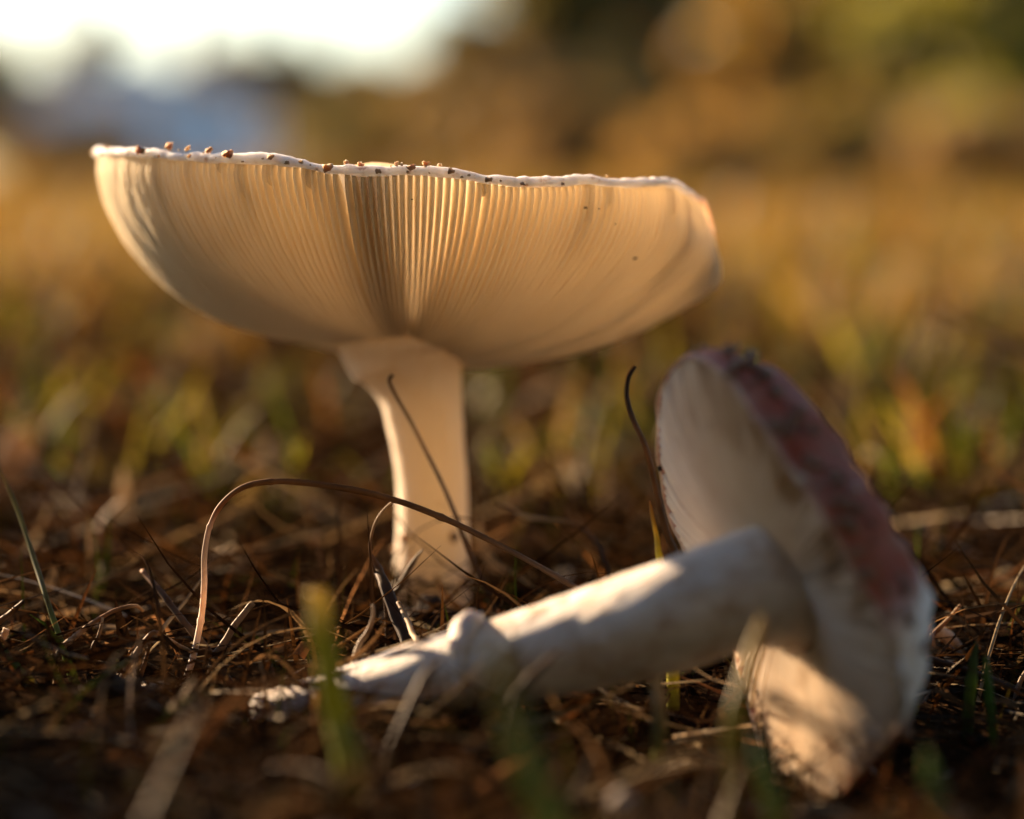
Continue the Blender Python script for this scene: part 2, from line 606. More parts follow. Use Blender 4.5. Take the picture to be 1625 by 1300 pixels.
# brown warts along the margin: find the azimuth where the margin is seen at each spot
phs = [(-100 + 200 * i / 800) * PI / 180 for i in range(801)]
rimx = []
for p_ in phs:
    e_, T_, N_ = cap_frame(1.0, p_)
    rimx.append(project(e_)[0])
warts = [(176, 5, .9), (228, 10, .8), (262, 8, 1.3), (292, 6, 1.2), (305, 5, .5), (326, 8, 1.25), (366, 11, .9), (433, 7, .8), (458, 4, .4), (480, 5, .6),
         (521, 9, .6), (548, 5, 1.2), (572, 7, 1.15), (600, 6, .5), (628, 6, 1.1), (654, 9, .8), (676, 7, 1.15), (700, 4, 1.2), (716, 7, .7), (773, 7, .4),
         (826, 5, .3), (888, 4, .3), (968, 3, 1.0)]
for i, (wx, ws, hgt) in enumerate(warts):
    j = min(range(801), key=lambda k: abs(rimx[k] - wx))
    e_, T_, N_ = cap_frame(1.0, phs[j])
    pos = e_ + Vector((0, 0, 1)) * (0.0018 * hgt) + N_ * (0.0002 + 0.0016 * max(0, hgt - 0.7)) - N_ * (0.0012 if hgt < 1 else 0.0)
    lump('wart', pos, ws / 9100.0 * 0.74, M['wart'], cap, random.uniform(0.55, 0.9), i * 3.7, (Vector((0, 0, 1)) - N_ * 0.7).normalized(), 0.8, ROOT, 4.0)
for i in range(46):
    a = random.uniform(-1.5, 0.35)
    e_, T_, N_ = cap_frame(1.0, a)
    hgt = random.uniform(0.2, 1.2)
    pos = e_ + Vector((0, 0, 1)) * (0.0016 * hgt) - N_ * (0.0006 if hgt < 0.75 else -0.0004)
    lump('crumb', pos, random.uniform(0.00012, 0.00036), M['wart'], cap, 0.6, i * 5.1 + 300, (Vector((0, 0, 1)) - N_).normalized(), 0.8, ROOT, 4.0, 1)
# warts on the unseen upper side
for i in range(34):
    t = math.sqrt(random.uniform(0.03, 0.62))
    a = random.uniform(-PI, PI)
    if abs(a + 0.07) < 0.5:
        continue
    p_, T_, N_ = cap_frame(t, a)
    lump('wart', p_ + N_ * (gill_depth(t) + flesh(t, a) + 0.0003), random.uniform(0.0011, 0.0024), M['pale_wart'], cap, 0.7, i * 1.9 + 100, N_, 0.7, ROOT)
# red skin and one pale wart folded over the margin
for (px_, py_, s_, m_) in ((1118, 362, 7, 'skinbit'), (1124, 374, 6, 'skinbit'), (1131, 383, 5, 'pale')):
    e_ = cap_edge(0.97, math.radians(93))
    pos = at(px_, py_, e_.y - CAM.y + 0.001)
    if m_ == 'pale':
        lump('wart', pos, s_ / 8200.0, M['pale_wart'], cap, 0.9, px_, rough=0.4, origin=ROOT)
    else:
        lump('skin_flap', pos, s_ / 5600.0, M['red_flap'], cap, 0.5, px_, Vector((0.8, -0.4, 0.5)).normalized(), 0.4, ROOT)
# dark specks of dirt on the gills
def gill_hit(px_, py_):
    best = None
    for i in range(60):
        t = 0.15 + 0.85 * i / 59
        for j in range(120):
            a = math.radians(-85 + 170 * j / 119)
            x, y = project(cap_edge(t, a))
            d = (x - px_) ** 2 + (y - py_) ** 2
            if best is None or d < best[0]:
                best = (d, t, a)
    return cap_frame(best[1], best[2])
for i, (px_, py_, s_) in enumerate(((1010, 412, 3.6), (934, 332, 3.0), (951, 332, 1.8), (974, 355, 1.8), (659, 318, 1.5))):
    p_, T_, N_ = gill_hit(px_, py_)
    lump('dirt_speck', p_ - N_ * 0.0001, s_ / 8800.0, M['speck'], cap, 0.5, i * 7.0, -N_, 0.6, ROOT, sub=1)

def tube(centers, radii, nseg=40, wob=0.0, seed=0.0, flat=None, cap_ends=True):
    """round body swept along a line of centres"""
    V, F = [], []
    n = len(centers)
    ref = Vector((0.13, 1, 0.21)).normalized()
    for i in range(n):
        a, b = centers[max(0, i - 1)], centers[min(n - 1, i + 1)]
        T = (b - a).normalized()
        X = T.cross(ref).normalized()
        Y = X.cross(T).normalized()
        for j in range(nseg):
            th = 2 * PI * j / nseg
            r = radii[i]
            if wob:
                r *= 1 + wob * nz(math.cos(th) * 1.3 + seed, math.sin(th) * 1.3, i * 0.12) + wob * 0.6 * nz(math.cos(th) * 4 + seed, math.sin(th) * 4, i * 0.45)
            V.append(centers[i] + X * (r * math.cos(th)) + Y * (r * math.sin(th)))
    for i in range(n - 1):
        for j in range(nseg):
            k = (j + 1) % nseg
            F.append((i * nseg + j, i * nseg + k, (i + 1) * nseg + k, (i + 1) * nseg + j))
    if cap_ends:
        F.append(tuple(range(nseg - 1, -1, -1)))
        F.append(tuple((n - 1) * nseg + j for j in range(nseg)))
    return V, F

def catmull(P, per):
    P = [P[0] + (P[0] - P[1])] + list(P) + [P[-1] + (P[-1] - P[-2])]
    out = []
    for i in range(1, len(P) - 2):
        for k in range(per):
            t = k / per
            a, b, c, d = P[i - 1], P[i], P[i + 1], P[i + 2]
            out.append(0.5 * ((2 * b) + (c - a) * t + (2 * a - 5 * b + 4 * c - d) * t * t + (3 * b - a - 3 * c + d) * t ** 3))
    out.append(P[-2])
    return out

# stem: left and right outline heights
st = [(1050, 684, 58), (975, 683, 64), (950, 682, 63), (905, 683, 60), (870, 684, 58), (780, 684, 56), (720, 679, 57.5), (680, 675, 60.5), (640, 669, 64), (615, 664.5, 69), (595, 659, 78),
      (578, 654, 88), (564, 649, 98), (555, 647, 105), (547, 646, 110), (538, 645, 112), (520, 645, 104), (490, 645, 80)]
cen = [Vector(((cx - 812.5) / 7994.0, 0.0, at(812, y_, 0.48).z)) for y_, cx, r_ in st]
rad = [r_ / 7994.0 for y_, cx, r_ in st]
cen = catmull(cen, 4)
rad = [x.x for x in catmull([Vector((r, 0, 0)) for r in rad], 4)]
V, F = tube(cen, rad, 56, 0.035, 3.0)
cl = []
for v in V:
    k = max(0.0, min(1.0, (0.034 - v.z) / 0.03))
    cl.append((k, k, k, 1))
V = [Vector(loc(v)) for v in V]
stem = mesh_obj('stem', V, F, M['stem'], mush, colors=cl)
# small shreds of skin left by the veil and the soil line at the foot
for i in range(9):
    a = random.uniform(-PI * 0.9, PI * 0.9)
    z = random.uniform(0.001, 0.016)
    r = 0.0079
    c = Vector((-0.0163 + r * math.sin(a), -r * math.cos(a), z))
    lump('veil_shred', c, random.uniform(0.0006, 0.0012), M['wart'], stem, 0.5, i * 2.3 + 40, Vector((math.sin(a), -math.cos(a), 0.2)), 0.7, ROOT, sub=1)

# ------------------------------------------------------------------ fallen mushroom
FROOT = Vector((at(700, 1090, 0.375).x, at(700, 1090, 0.375).y, 0.0))
fallen = empty('fallen_mushroom', FROOT)
tag(fallen, 'toppled mushroom lying on its pale stem with red cap standing on edge', 'mushroom')
NF = Vector((-0.86, -0.35, -0.374)).normalized()
E1 = Vector((-0.45, 0.0, 0.90)); E1 = (E1 - NF * E1.dot(NF)).normalized()
E2 = NF.cross(E1).normalized()
if E2.y < 0: E2 = -E2
def floc(v):
    return v - FROOT
FA = [0, 40, 70, 82, 95, 112, 130, 160, 180, 205, 230, 250, 270, 310, 360]
FR = [.0385, .0390, .0385, .0350, .0300, .0300, .0345, .0350, .0330, .0295, .0285, .0285, .0265, .0285, .0385]
def fR(ps):
    d = math.degrees(ps) % 360.0
    r = smooth_table(FA, FR, d)
    rag = math.exp(-((d - 98) / 20.0) ** 2)
    return r + 0.0006 * nz(math.cos(ps) * 3, math.sin(ps) * 3, 8) + rag * 0.0016 * nz(d * 0.35, 2.2, 1.0) + rag * 0.0009 * nz(d * 1.3, 4.2, 1.0)
def fpt(r, w, ps):
    return FC + (E1 * math.cos(ps) + E2 * math.sin(ps)) * r + NF * w
def f_edge(u, ps):
    R = fR(ps)
    w = 0.0030 * math.sin(PI * min(1, u) ** 0.9) - 0.0012 * math.sin(ps * 2 + 0.6) * u * u
    dd = math.degrees(ps) % 360.0
    w += 0.012 * u ** 2.2 * math.exp(-((dd - 172) / 38.0) ** 2)
    return R, 0.006 + (R - 0.006) * u, w
def f_depth(u):
    return table([0, 0.2, 0.6, 0.9, 1.0], [0.003, 0.0042, 0.0044, 0.0022, 0.0009], u)

def build_fallen_cap():
    na = 200
    V, F, FM, C = [], [], [], []
    us = [0, .15, .3, .45, .6, .72, .82, .9, .95, 1.0]
    skin = [(1.008, 0.0003), (1.015, -0.0003), (1.02, -0.0012), (1.015, -0.0025), (.99, -0.0044), (.94, -0.0066), (.85, -0.0105), (.66, -0.0135), (.4, -0.0155), (.15, -0.0162)]
    ring = None
    for j in range(na):
        ps = 2 * PI * j / na
        d = math.degrees(ps)
        pts = []
        R = fR(ps)
        for u in us:
            _, r, w = f_edge(u, ps)
            pts.append((fpt(r, w - f_depth(u), ps), 0))
        w1 = f_edge(1.0, ps)[2]
        lobe = math.exp(-((d - 238) / 17.0) ** 2)
        for k, (rf, w) in enumerate(skin):
            q = fpt(R * rf * (1 + 0.06 * lobe * (k < 6)), w1 + w + lobe * 0.003 * (2 <= k < 7) + 0.0007 * nz(ps * 6, k * 0.7, 3), ps)
            pts.append((q, 1))
        if ring is None:
            ring = len(pts)
        for i, (q, k) in enumerate(pts):
            V.append(floc(q))
            red = 1.0 - min(1.0, 1.3 * math.exp(-((d - 238) / 20.0) ** 4))
            if k == 1 and i == len(us):
                red = 0.35 + 0.3 * nz(ps * 9, 3, 1)
            if k == 1 and i == len(us) + 1:
                red *= 0.8
            red *= 0.94 + 0.10 * nz(ps * 5, i * 0.6, 1)
            red = max(0, min(1, red))
            C.append((red, red, red, 1))
    for j in range(na):
        k = (j + 1) % na
        for i in range(ring - 1):
            F.append((j * ring + i, k * ring + i, k * ring + i + 1, j * ring + i + 1))
            FM.append(0 if i + 1 < len(us) else 1)
    F.append(tuple(j * ring + ring - 1 for j in range(na)))
    FM.append(1)
    return mesh_obj('cap', V, F, [M['fallen_flesh'], M['skin']], fallen, colors=C, fmat=FM)
fcap = build_fallen_cap()

def make_fallen_gill(ps, u_in, name='gill'):
    n = 10 if u_in < 0.3 else 6
    V, F, C = [], [], []
    seed = random.random() * 60
    for i in range(n + 1):
        u = u_in + (1 - u_in) * i / n
        p2 = ps + 0.006 * nz(u * 3, seed, 1.0)
        R, r, w = f_edge(u, p2)
        gd = f_depth(u)
        k = 1.0 if u_in < 0.1 else min(1.0, 0.3 + (u - u_in) / (1 - u_in) * 2)
        tang = (E2 * math.cos(p2) - E1 * math.sin(p2))
        hw = min(0.00058, 2 * PI * r / 118.0 * 0.5) * 0.5
        we = w - gd * (1 - k)
        d = math.degrees(p2) % 360
        dirt = math.exp(-((d - 100) / 14.0) ** 2) * max(0, u - 0.45) / 0.55
        dirt = min(0.85, dirt * (0.9 + 0.9 * nz(d * 0.4, u * 5, 2)))
        if d > 255:
            dirt = max(dirt, min(0.9, max(0.0, (u - 0.62) / 0.2) * max(0.0, 0.35 + 1.6 * nz(d * 0.11, u * 4, 7))))
        shade = (1 - dirt * 0.55, 1 - dirt * 0.70, 1 - dirt * 0.85, 1)
        for (s, ww) in ((-1.2, w - gd - 0.0004), (-1, we - gd * 0.12), (-.4, we), (.4, we), (1, we - gd * 0.12), (1.2, w - gd - 0.0004)):
            V.append(floc(fpt(r, ww, p2) + tang * (hw * s)))
            C.append(shade)
    for i in range(n):
        for j in range(5):
            F.append((i * 6 + j, i * 6 + j + 1, i * 6 + j + 7, i * 6 + j + 6))
    F.append((5, 4, 3, 2, 1, 0))
    F.append(tuple(n * 6 + j for j in range(6)))
    return mesh_obj(name, V, F, M['gill_pale'], fcap, colors=C)
for i in range(118):
    make_fallen_gill(2 * PI * (i + random.uniform(-0.25, 0.25)) / 118, 0.0)
    if i % 4 == 1:
        make_fallen_gill(2 * PI * (i + 0.5) / 118, random.uniform(0.6, 0.88), 'short_gill')

# warts and grit along the red skin of the fallen cap
for i in range(85):
    ps = math.radians(random.choice([random.uniform(255, 375), random.uniform(280, 355), random.uniform(280, 355), random.uniform(0, 360)]))
    k = random.uniform(-0.0075, -0.0005)
    R = fR(ps)
    rf = table([-0.0078, -0.0055, -0.0034, -0.0018, -0.0004], [.95, 1.0, 1.025, 1.028, 1.02], k)
    out = (E1 * math.cos(ps) + E2 * math.sin(ps))
    c = fpt(R * rf, f_edge(1, ps)[2] + k, ps)
    lump('wart', c, random.uniform(0.0005, 0.0012), M['pale_wart'] if random.random() < 0.05 else M['dark_wart'], fcap, 0.6, i * 2.9, out, 0.7, FROOT, sub=1)
ps_ = None
best = None
for i in range(40):
    for j in range(120):
        u = 0.5 + 0.5 * i / 39
        a = math.radians(20 + 100 * j / 119)
        R, r, w = f_edge(u, a)
        x, y = project(fpt(r, w, a))
        d = (x - 1050) ** 2 + (y - 743) ** 2
        if best is None or d < best[0]:
            best = (d, fpt(r, w, a))
lump('dirt_speck', best[1] + NF * 0.0002, 0.00058, M['speck'], fcap, 0.7, 3.3, NF, 0.6, FROOT, sub=1)

# its stem
fs = [(415, 1152, .392, 50), (500, 1132, .390, 57), (600, 1106, .386, 64), (700, 1076, .382, 69), (780, 1055, .379, 72), (860, 1036, .376, 77), (940, 1015, .374, 83), (1020, 993, .371, 88),
      (1100, 966, .369, 90), (1160, 946, .369, 91), (1205, 932, .370, 98), (1235, 926, .3715, 104), (1262, 924, .3735, 114), (1285, 920, .3765, 132)]
cen = [at(a, b, d) for a, b, d, r in fs]
rad = [r / FPX * d for a, b, d, r in fs]
cen = catmull(cen, 5)
rad = [x.x for x in catmull([Vector((r, 0, 0)) for r in rad], 5)]
V, F = tube(cen, rad, 48, 0.055, 12.0)
cl = []
for v in V:
    k = 0.95 + 0.7 * nz(v.x * 60, v.y * 60, v.z * 60)
    if v.z < 0.012: k = min(1, k + 0.3)
    cl.append((k, k, k, 1))
fstem = mesh_obj('stem', [floc(v) for v in V], F, M['fallen_stem'], fallen, colors=cl)

# ring remnant: a rolled collar hugging the upper half of the stem
def ring_remnant():
    c0, c1 = at(775, 1062, .379), at(800, 1052, .3785)
    T = (c1 - c0).normalized()
    X = T.cross(Vector((0, 1, 0))).normalized()
    if X.z < 0: X = -X
    Y = X.cross(T).normalized()
    if Y.y > 0: Y = -Y
    Rst = 71 / FPX * .379
    V, F = [], []
    n, m = 34, 12
    for i in range(n):
        q = i / (n - 1)
        th = math.radians(-48 + 135 * q)
        thick = 0.0021 * (0.18 + 0.82 * math.exp(-((th - 0.05) / 0.55) ** 2)) * (1 + 0.3 * nz(q * 7, 1, 3))
        wid = 0.0026 * (0.30 + 0.70 * math.exp(-((th - 0.1) / 0.9) ** 2))
        off = T * (-0.0022 * max(0, th) ** 1.2)
        rad_dir = X * math.cos(th) + Y * math.sin(th)
        c = c0 + off + rad_dir * (Rst * 0.99 + thick * 0.5)
        for j in range(m):
            a = 2 * PI * j / m
            k = 1 + 0.18 * nz(q * 9, math.cos(a), math.sin(a))
            V.append(floc(c + T * (wid * math.cos(a) * k) + rad_dir * (thick * math.sin(a) * k)))
    for i in range(n - 1):
        for j in range(m):
            k = (j + 1) % m
            F.append((i * m + j, i * m + k, (i + 1) * m + k, (i + 1) * m + j))
    F.append(tuple(range(m - 1, -1, -1)))
    F.append(tuple((n - 1) * m + j for j in range(m)))
    return mesh_obj('ring_remnant', V, F, M['fallen_stem'], fstem, colors=[(.4, .4, .4, 1)] * len(V))
ring_remnant()

# ------------------------------------------------------------------ single stalks, blades, straws
GREEN = (0.11, 0.17, 0.025); LIME = (0.17, 0.19, 0.022); YELLOW = (0.80, 0.68, 0.05); OLIVE = (0.13, 0.13, 0.03)
STRAW = (0.55, 0.42, 0.25); CREAM = (0.76, 0.65, 0.49); BROWN = (0.16, 0.085, 0.035); DARK = (0.045, 0.026, 0.015); RUST = (0.28, 0.13, 0.05); GREY = (0.26, 0.21, 0.16)
PINE = (0.035, 0.08, 0.015); SUNLIT = (0.90, 0.82, 0.68)

def stalk(name, label, cat, pts, width, colors, shape='taper', flat=0.35, face=(0.25, -1, 0.25), mat='straw', group=None, root=True, twist=0.0, knots=0):
    """a single plant stalk or blade: pts = (px,py,depth) from base to tip, width in mm"""
    P = [at(*p) for p in pts]
    if root and P[0].z > -0.002:
        b = P[0].copy(); b.z = -0.003
        b.x += (P[0].x - P[1].x) * 0.2
        if P[0].z > 0.0015:
            P = [b] + P
        else:
            P[0].z = -0.002
    C = catmull(P, 10)
    n = len(C)
    org = Vector((P[0].x, P[0].y, 0.0))
    V, F, CL = [], [], []
    m = 8
    fv = Vector(face).normalized()
    seed = random.random() * 30
    for i, c in enumerate(C):
        t = i / (n - 1)
        T = (C[min(n - 1, i + 1)] - C[max(0, i - 1)]).normalized()
        S = T.cross(fv)
        if S.length < 1e-4: S = T.cross(Vector((1, 0, 0)))
        S.normalize()
        Nn = S.cross(T).normalized()
        if twist:
            q = Matrix.Rotation(twist * t, 3, T)
            S = q @ S; Nn = q @ Nn
        if shape == 'taper': w = (1 - t) ** 0.55 * 0.92 + 0.08
        elif shape == 'blade': w = (0.75 + 0.5 * t * (1 - t)) * (1 - t ** 5) ** 0.8 + 0.03
        elif shape == 'cut': w = 1.0 - 0.25 * t
        elif shape == 'thin': w = 1.0 - 0.5 * t
        elif shape == 'leaf': w = math.sin(PI * min(0.985, 0.06 + t * 0.93)) ** 0.7 + 0.04
        w *= width * 0.00066 * (1 + 0.14 * nz(t * 9, seed, 0.5) + 0.10 * nz(t * 33, seed, 2.0))
        if knots and min(abs(t * knots - round(t * knots)), 1) < 0.03: w *= 1.25
        jit = S * (width * 0.0001 * nz(t * 8, seed + 3, 1)) + Nn * (width * 0.0001 * nz(t * 8, seed + 5, 1))
        for j in range(m):
            a = 2 * PI * j / m
            keel = -0.25 * abs(math.cos(a)) * w if flat < 0.6 else 0
            V.append(c + jit + S * (w * math.cos(a)) + Nn * (w * flat * math.sin(a) + keel) - org)
            k = t * (len(colors) - 1)
            i0 = min(len(colors) - 2, int(k)) if len(colors) > 1 else 0
            ca = colors[i0]; cb = colors[min(len(colors) - 1, i0 + 1)]
            f = k - i0
            g = 1 + 0.25 * nz(t * 14, seed, 3)
            CL.append((lerp(ca[0], cb[0], f) * g, lerp(ca[1], cb[1], f) * g, lerp(ca[2], cb[2], f) * g, 1))
    for i in range(n - 1):
        for j in range(m):
            k = (j + 1) % m
            F.append((i * m + j, i * m + k, (i + 1) * m + k, (i + 1) * m + j))
    F.append(tuple(range(m - 1, -1, -1)))
    F.append(tuple((n - 1) * m + j for j in range(m)))
    o = mesh_obj(name, V, F, M[mat], colors=CL)
    o.location = org
    tag(o, label, cat, group)
    return o

S = stalk
S('arching_stalk', 'long brown grass stalk arching over before the upright stem', 'grass stalk',
  [(250, 1170, .405), (272, 1125, .408), (300, 1062, .412), (318, 985, .415), (324, 930, .416), (325, 880, .417), (333, 836, .418), (352, 800, .419), (385, 774, .42), (430, 764, .421),
   (500, 768, .422), (600, 786, .422), (700, 821, .42), (800, 869, .415), (905, 928, .405), (960, 965, .40)], 1.08, [SUNLIT, SUNLIT, SUNLIT, CREAM, RUST, BROWN, BROWN, BROWN, BROWN, BROWN], 'cut', 0.8, (0.9, -0.5, 0.1), twist=0.9, knots=5)  # sunlight on the lower stalk is painted in as a paler colour
S('thin_stalk', 'thin dotted stalk with hooked tip leaning across the upright stem', 'grass stalk',
  [(785, 975, .446), (765, 925, .446), (745, 880, .446), (722, 815, .446), (700, 765, .446), (675, 715, .446), (650, 665, .446), (628, 628, .446), (618, 605, .446), (623, 595, .446)], 0.9,
  [DARK, DARK, BROWN, GREY, STRAW, BROWN, DARK], 'thin', 0.8)
S('curved_tendril', 'thin curved tendril bowing off the arching stalk', 'tendril',
  [(612, 960, .424), (600, 925, .424), (590, 890, .424), (588, 858, .424), (598, 825, .423), (615, 803, .423), (628, 794, .4225)], 0.55, [DARK, BROWN, STRAW], 'thin', 0.8)
S('dark_grass_leaf', 'short dark split blade against the foot of the upright stem', 'grass blade',
  [(622, 955, .44), (636, 930, .438), (652, 898, .437), (672, 870, .436)], 1.1, [DARK, GREY], 'blade', 0.3)
S('dark_grass_leaf', 'long dark brown blade leaning away from the upright stem foot', 'grass blade',
  [(650, 1035, .41), (632, 985, .415), (612, 930, .42), (598, 900, .425), (588, 878, .425)], 1.9, [DARK, DARK, BROWN], 'blade', 0.3)
S('bent_straw', 'short pale straw sticking up behind the toppled stem', 'straw',
  [(664, 1030, .40), (655, 1005, .405), (645, 980, .41), (632, 955, .415)], 0.9, [CREAM, STRAW, BROWN], 'cut', 0.5)
S('curled_straw', 'small curled pale straw loop beside the toppled stem', 'straw',
  [(562, 1070, .395), (563, 1045, .397), (572, 1020, .399), (584, 1003, .40), (592, 980, .40), (592, 960, .40)], 0.95, [CREAM, STRAW, BROWN, GREY], 'thin', 0.5)
S('dark_stalk', 'dark hooked stalk rising beside the rim of the toppled cap', 'grass stalk',
  [(1075, 905, .43), (1060, 850, .43), (1042, 780, .43), (1025, 712, .43), (1005, 665, .432), (995, 630, .434), (997, 602, .435), (1008, 582, .436)], 1.1, [DARK, BROWN, RUST, DARK, DARK], 'thin', 0.5)
S('yellow_grass_leaf', 'bright yellow-green blade with orange tip behind the toppled stem', 'grass blade',
  [(1066, 990, .402), (1054, 925, .404), (1043, 865, .406), (1031, 795, .408)], 1.7, [LIME, YELLOW, YELLOW, (0.55, 0.22, 0.03)], 'taper', 0.2, (-0.5, -1, 0.1), mat='blade')
S('green_grass_leaf', 'upright cut green blade in front of the toppled stem base', 'grass blade',
  [(556, 1215, .325), (540, 1150, .328), (524, 1070, .33), (512, 1000, .332), (504, 935, .334)], 3.2, [OLIVE, LIME, LIME, LIME, (0.5, 0.42, 0.2)], 'cut', 0.2, mat='blade')
S('green_grass_leaf', 'broad soft green blade in front of the toppled stem ring', 'grass blade',
  [(880, 1330, .262), (850, 1240, .264), (815, 1130, .268), (792, 1040, .27), (788, 990, .272)], 2.3, [GREEN, GREEN, OLIVE, OLIVE], 'blade', 0.2, mat='blade')
S('yellow_grass_leaf', 'slim ochre blade standing before the toppled cap gills', 'grass blade',
  [(1165, 1150, .325), (1180, 1090, .327), (1196, 1030, .33), (1210, 975, .332)], 2.0, [OLIVE, OLIVE, (0.26, 0.21, 0.035), (0.30, 0.23, 0.04)], 'blade', 0.2, mat='blade')
S('pale_grass_leaf', 'short pale dry blade between toppled stem and cap gills', 'grass blade',
  [(1046, 1130, .365), (1043, 1090, .366), (1042, 1050, .367)], 2.0, [GREEN, STRAW, CREAM], 'blade', 0.25)
S('broad_green_grass_leaf', 'broad dark green blade with sunlit edge right of the toppled cap', 'grass blade',
  [(1536, 1190, .392), (1539, 1130, .393), (1544, 1070, .394), (1550, 1014, .395)], 2.1, [PINE, GREEN, PINE], 'blade', 0.25, (0.5, -1, 0), mat='blade')
S('green_grass_leaf', 'narrow bright green blade leaning on the broad dark one', 'grass blade',
  [(1580, 1200, .382), (1573, 1130, .383), (1568, 1080, .384), (1562, 1030, .385)], 1.35, [GREEN, (0.08, 0.2, 0.02), GREEN], 'blade', 0.25, mat='blade')
S('green_stalk', 'tall thin green stalk leaning outward past the arching stalk', 'grass stalk',
  [(125, 1105, .41), (113, 1075, .412), (97, 1020, .415), (75, 955, .42), (55, 890, .428), (30, 815, .435), (0, 745, .44), (-22, 700, .445)], 0.95, [LIME, GREEN, OLIVE, OLIVE, RUST], 'thin', 0.5, mat='blade')
S('grey_grass_leaf', 'short grey blade with frayed pale edge beside the arching stalk', 'grass blade',
  [(338, 1048, .414), (355, 1022, .414), (376, 988, .414), (402, 957, .414)], 1.1, [DARK, GREY, GREY], 'cut', 0.25)
S('dark_twig', 'dark brown twig crossing behind the arching stalk', 'twig',
  [(375, 1085, .41), (335, 1040, .415), (290, 985, .42), (255, 940, .425), (225, 905, .43)], 1.3, [DARK, BROWN, DARK, RUST], 'thin', 0.7)
S('bent_straw', 'sharply bent tan straw forming a peak near the arching stalk', 'straw',
  [(178, 1092, .408), (205, 1055, .409), (228, 1020, .41), (243, 1004, .41), (260, 1010, .411), (285, 1025, .412), (306, 1036, .412)], 0.85, [STRAW, RUST, STRAW, BROWN], 'thin', 0.5)
S('bent_straw', 'tan straw propped over an upright stub near the green stalk', 'straw',
  [(92, 1040, .408), (118, 1012, .41), (145, 990, .412), (168, 976, .414), (190, 966, .416), (215, 962, .418), (228, 970, .42)], 0.85, [STRAW, STRAW, RUST, BROWN, STRAW], 'thin', 0.5)
S('straw_stub', 'thin upright stub holding up the tan straw', 'straw',
  [(138, 1070, .411), (146, 1035, .411), (158, 1005, .412), (163, 980, .413)], 0.7, [DARK, BROWN, STRAW], 'thin', 0.6)
S('straw_stub', 'slim forked stub under the sharply bent straw', 'straw',
  [(212, 1105, .409), (222, 1075, .409), (232, 1045, .41), (238, 1022, .41)], 0.8, [BROWN, RUST, BROWN], 'thin', 0.6)
S('pale_green_grass_leaf', 'flattened green blade with whitish tip lying on litter', 'grass blade',
  [(-25, 1010, .41), (5, 1034, .408), (35, 1068, .406), (62, 1095, .404), (82, 1112, .402)], 1.35, [PINE, GREEN, GREEN, CREAM, CREAM], 'cut', 0.3, mat='blade', root=False)
S('dark_straw', 'dark short straw slanting above the flattened green blade', 'straw',
  [(-20, 1000, .42), (10, 978, .42), (38, 954, .42)], 1.0, [DARK, BROWN, DARK], 'thin', 0.5, root=False)
S('pale_straw', 'whitish straw stub above the flattened green blade', 'straw', [(-8, 1040, .41), (3, 1018, .41), (10, 998, .41)], 1.2, [STRAW, CREAM], 'cut', 0.5)
S('wavy_stalk', 'thin wavy dark stalk drooping behind the toppled stem', 'grass stalk',
  [(966, 925, .45), (960, 895, .45), (950, 868, .452), (930, 845, .454), (900, 829, .456), (865, 825, .458), (835, 820, .46), (808, 806, .462), (785, 800, .464)], 0.85, [DARK, DARK, BROWN, STRAW, BROWN], 'thin', 0.6)
S('thin_stalk', 'thin brown stalk standing by the cut green blade', 'grass stalk',
  [(545, 1010, .47), (532, 960, .47), (515, 910, .47), (506, 870, .47), (504, 842, .47)], 0.9, [DARK, BROWN, BROWN], 'thin', 0.6)
S('dry_leaf', 'pale dry curled leaf blade standing out among meadow grass', 'leaf',
  [(5, 770, .62), (20, 735, .62), (38, 700, .62), (58, 668, .62)], 7.5, [STRAW, CREAM, STRAW], 'leaf', 0.15, (0.6, -1, 0.2))
S('dry_leaf', 'cream dry blade rising above the arching stalk', 'leaf',
  [(455, 800, .66), (445, 760, .66), (436, 720, .66), (428, 690, .66)], 6.0, [BROWN, CREAM, CREAM], 'leaf', 0.2)
S('lime_grass_leaf', 'glowing lime grass blade leaning in the soft grass', 'grass blade',
  [(305, 790, .75), (318, 735, .75), (335, 680, .75), (352, 632, .75)], 6.5, [OLIVE, LIME, LIME], 'blade', 0.15, mat='blade')
S('curled_straw', 'brown straw with curled pale tip beyond the litter', 'straw',
  [(152, 935, .52), (152, 890, .52), (160, 845, .52), (175, 815, .52), (196, 797, .52)], 2.4, [DARK, RUST, BROWN, STRAW], 'thin', 0.5)
S('pale_straw', 'pale broken straw lying across the dark litter', 'straw',
  [(308, 908, .50), (325, 897, .50), (345, 888, .50), (372, 872, .50)], 2.2, [CREAM, CREAM, STRAW], 'cut', 0.4, root=False)
S('dark_twig', 'thin dark twig reaching over the golden meadow', 'twig',
  [(1700, 585, .62), (1625, 552, .62), (1560, 525, .62), (1500, 497, .62), (1475, 488, .62)], 1.6, [DARK, BROWN, BROWN], 'thin', 0.7, root=False)
S('pale_straw', 'pale broken straw lying past the toppled cap edge', 'straw',
  [(1488, 1000, .43), (1505, 1012, .43), (1530, 1035, .43)], 2.2, [CREAM, STRAW], 'cut', 0.4, root=False)
S('thin_stalk', 'thin tan twig poking out from the toppled cap edge', 'twig',
  [(1478, 1010, .425), (1500, 988, .425), (1524, 960, .425)], 0.8, [RUST, STRAW], 'thin', 0.6, root=False)
S('curved_straw', 'curved pale straw hooping beside the narrow green blade', 'straw',
  [(1598, 1185, .41), (1608, 1130, .41), (1618, 1085, .41), (1640, 1050, .412)], 1.1, [DARK, GREY, STRAW], 'thin', 0.5)
S('straw_stub', 'tan straw leaning above the narrow green blade', 'straw', [(1590, 1085, .43), (1608, 1055, .43), (1640, 1010, .43)], 1.0, [RUST, STRAW], 'thin', 0.5)
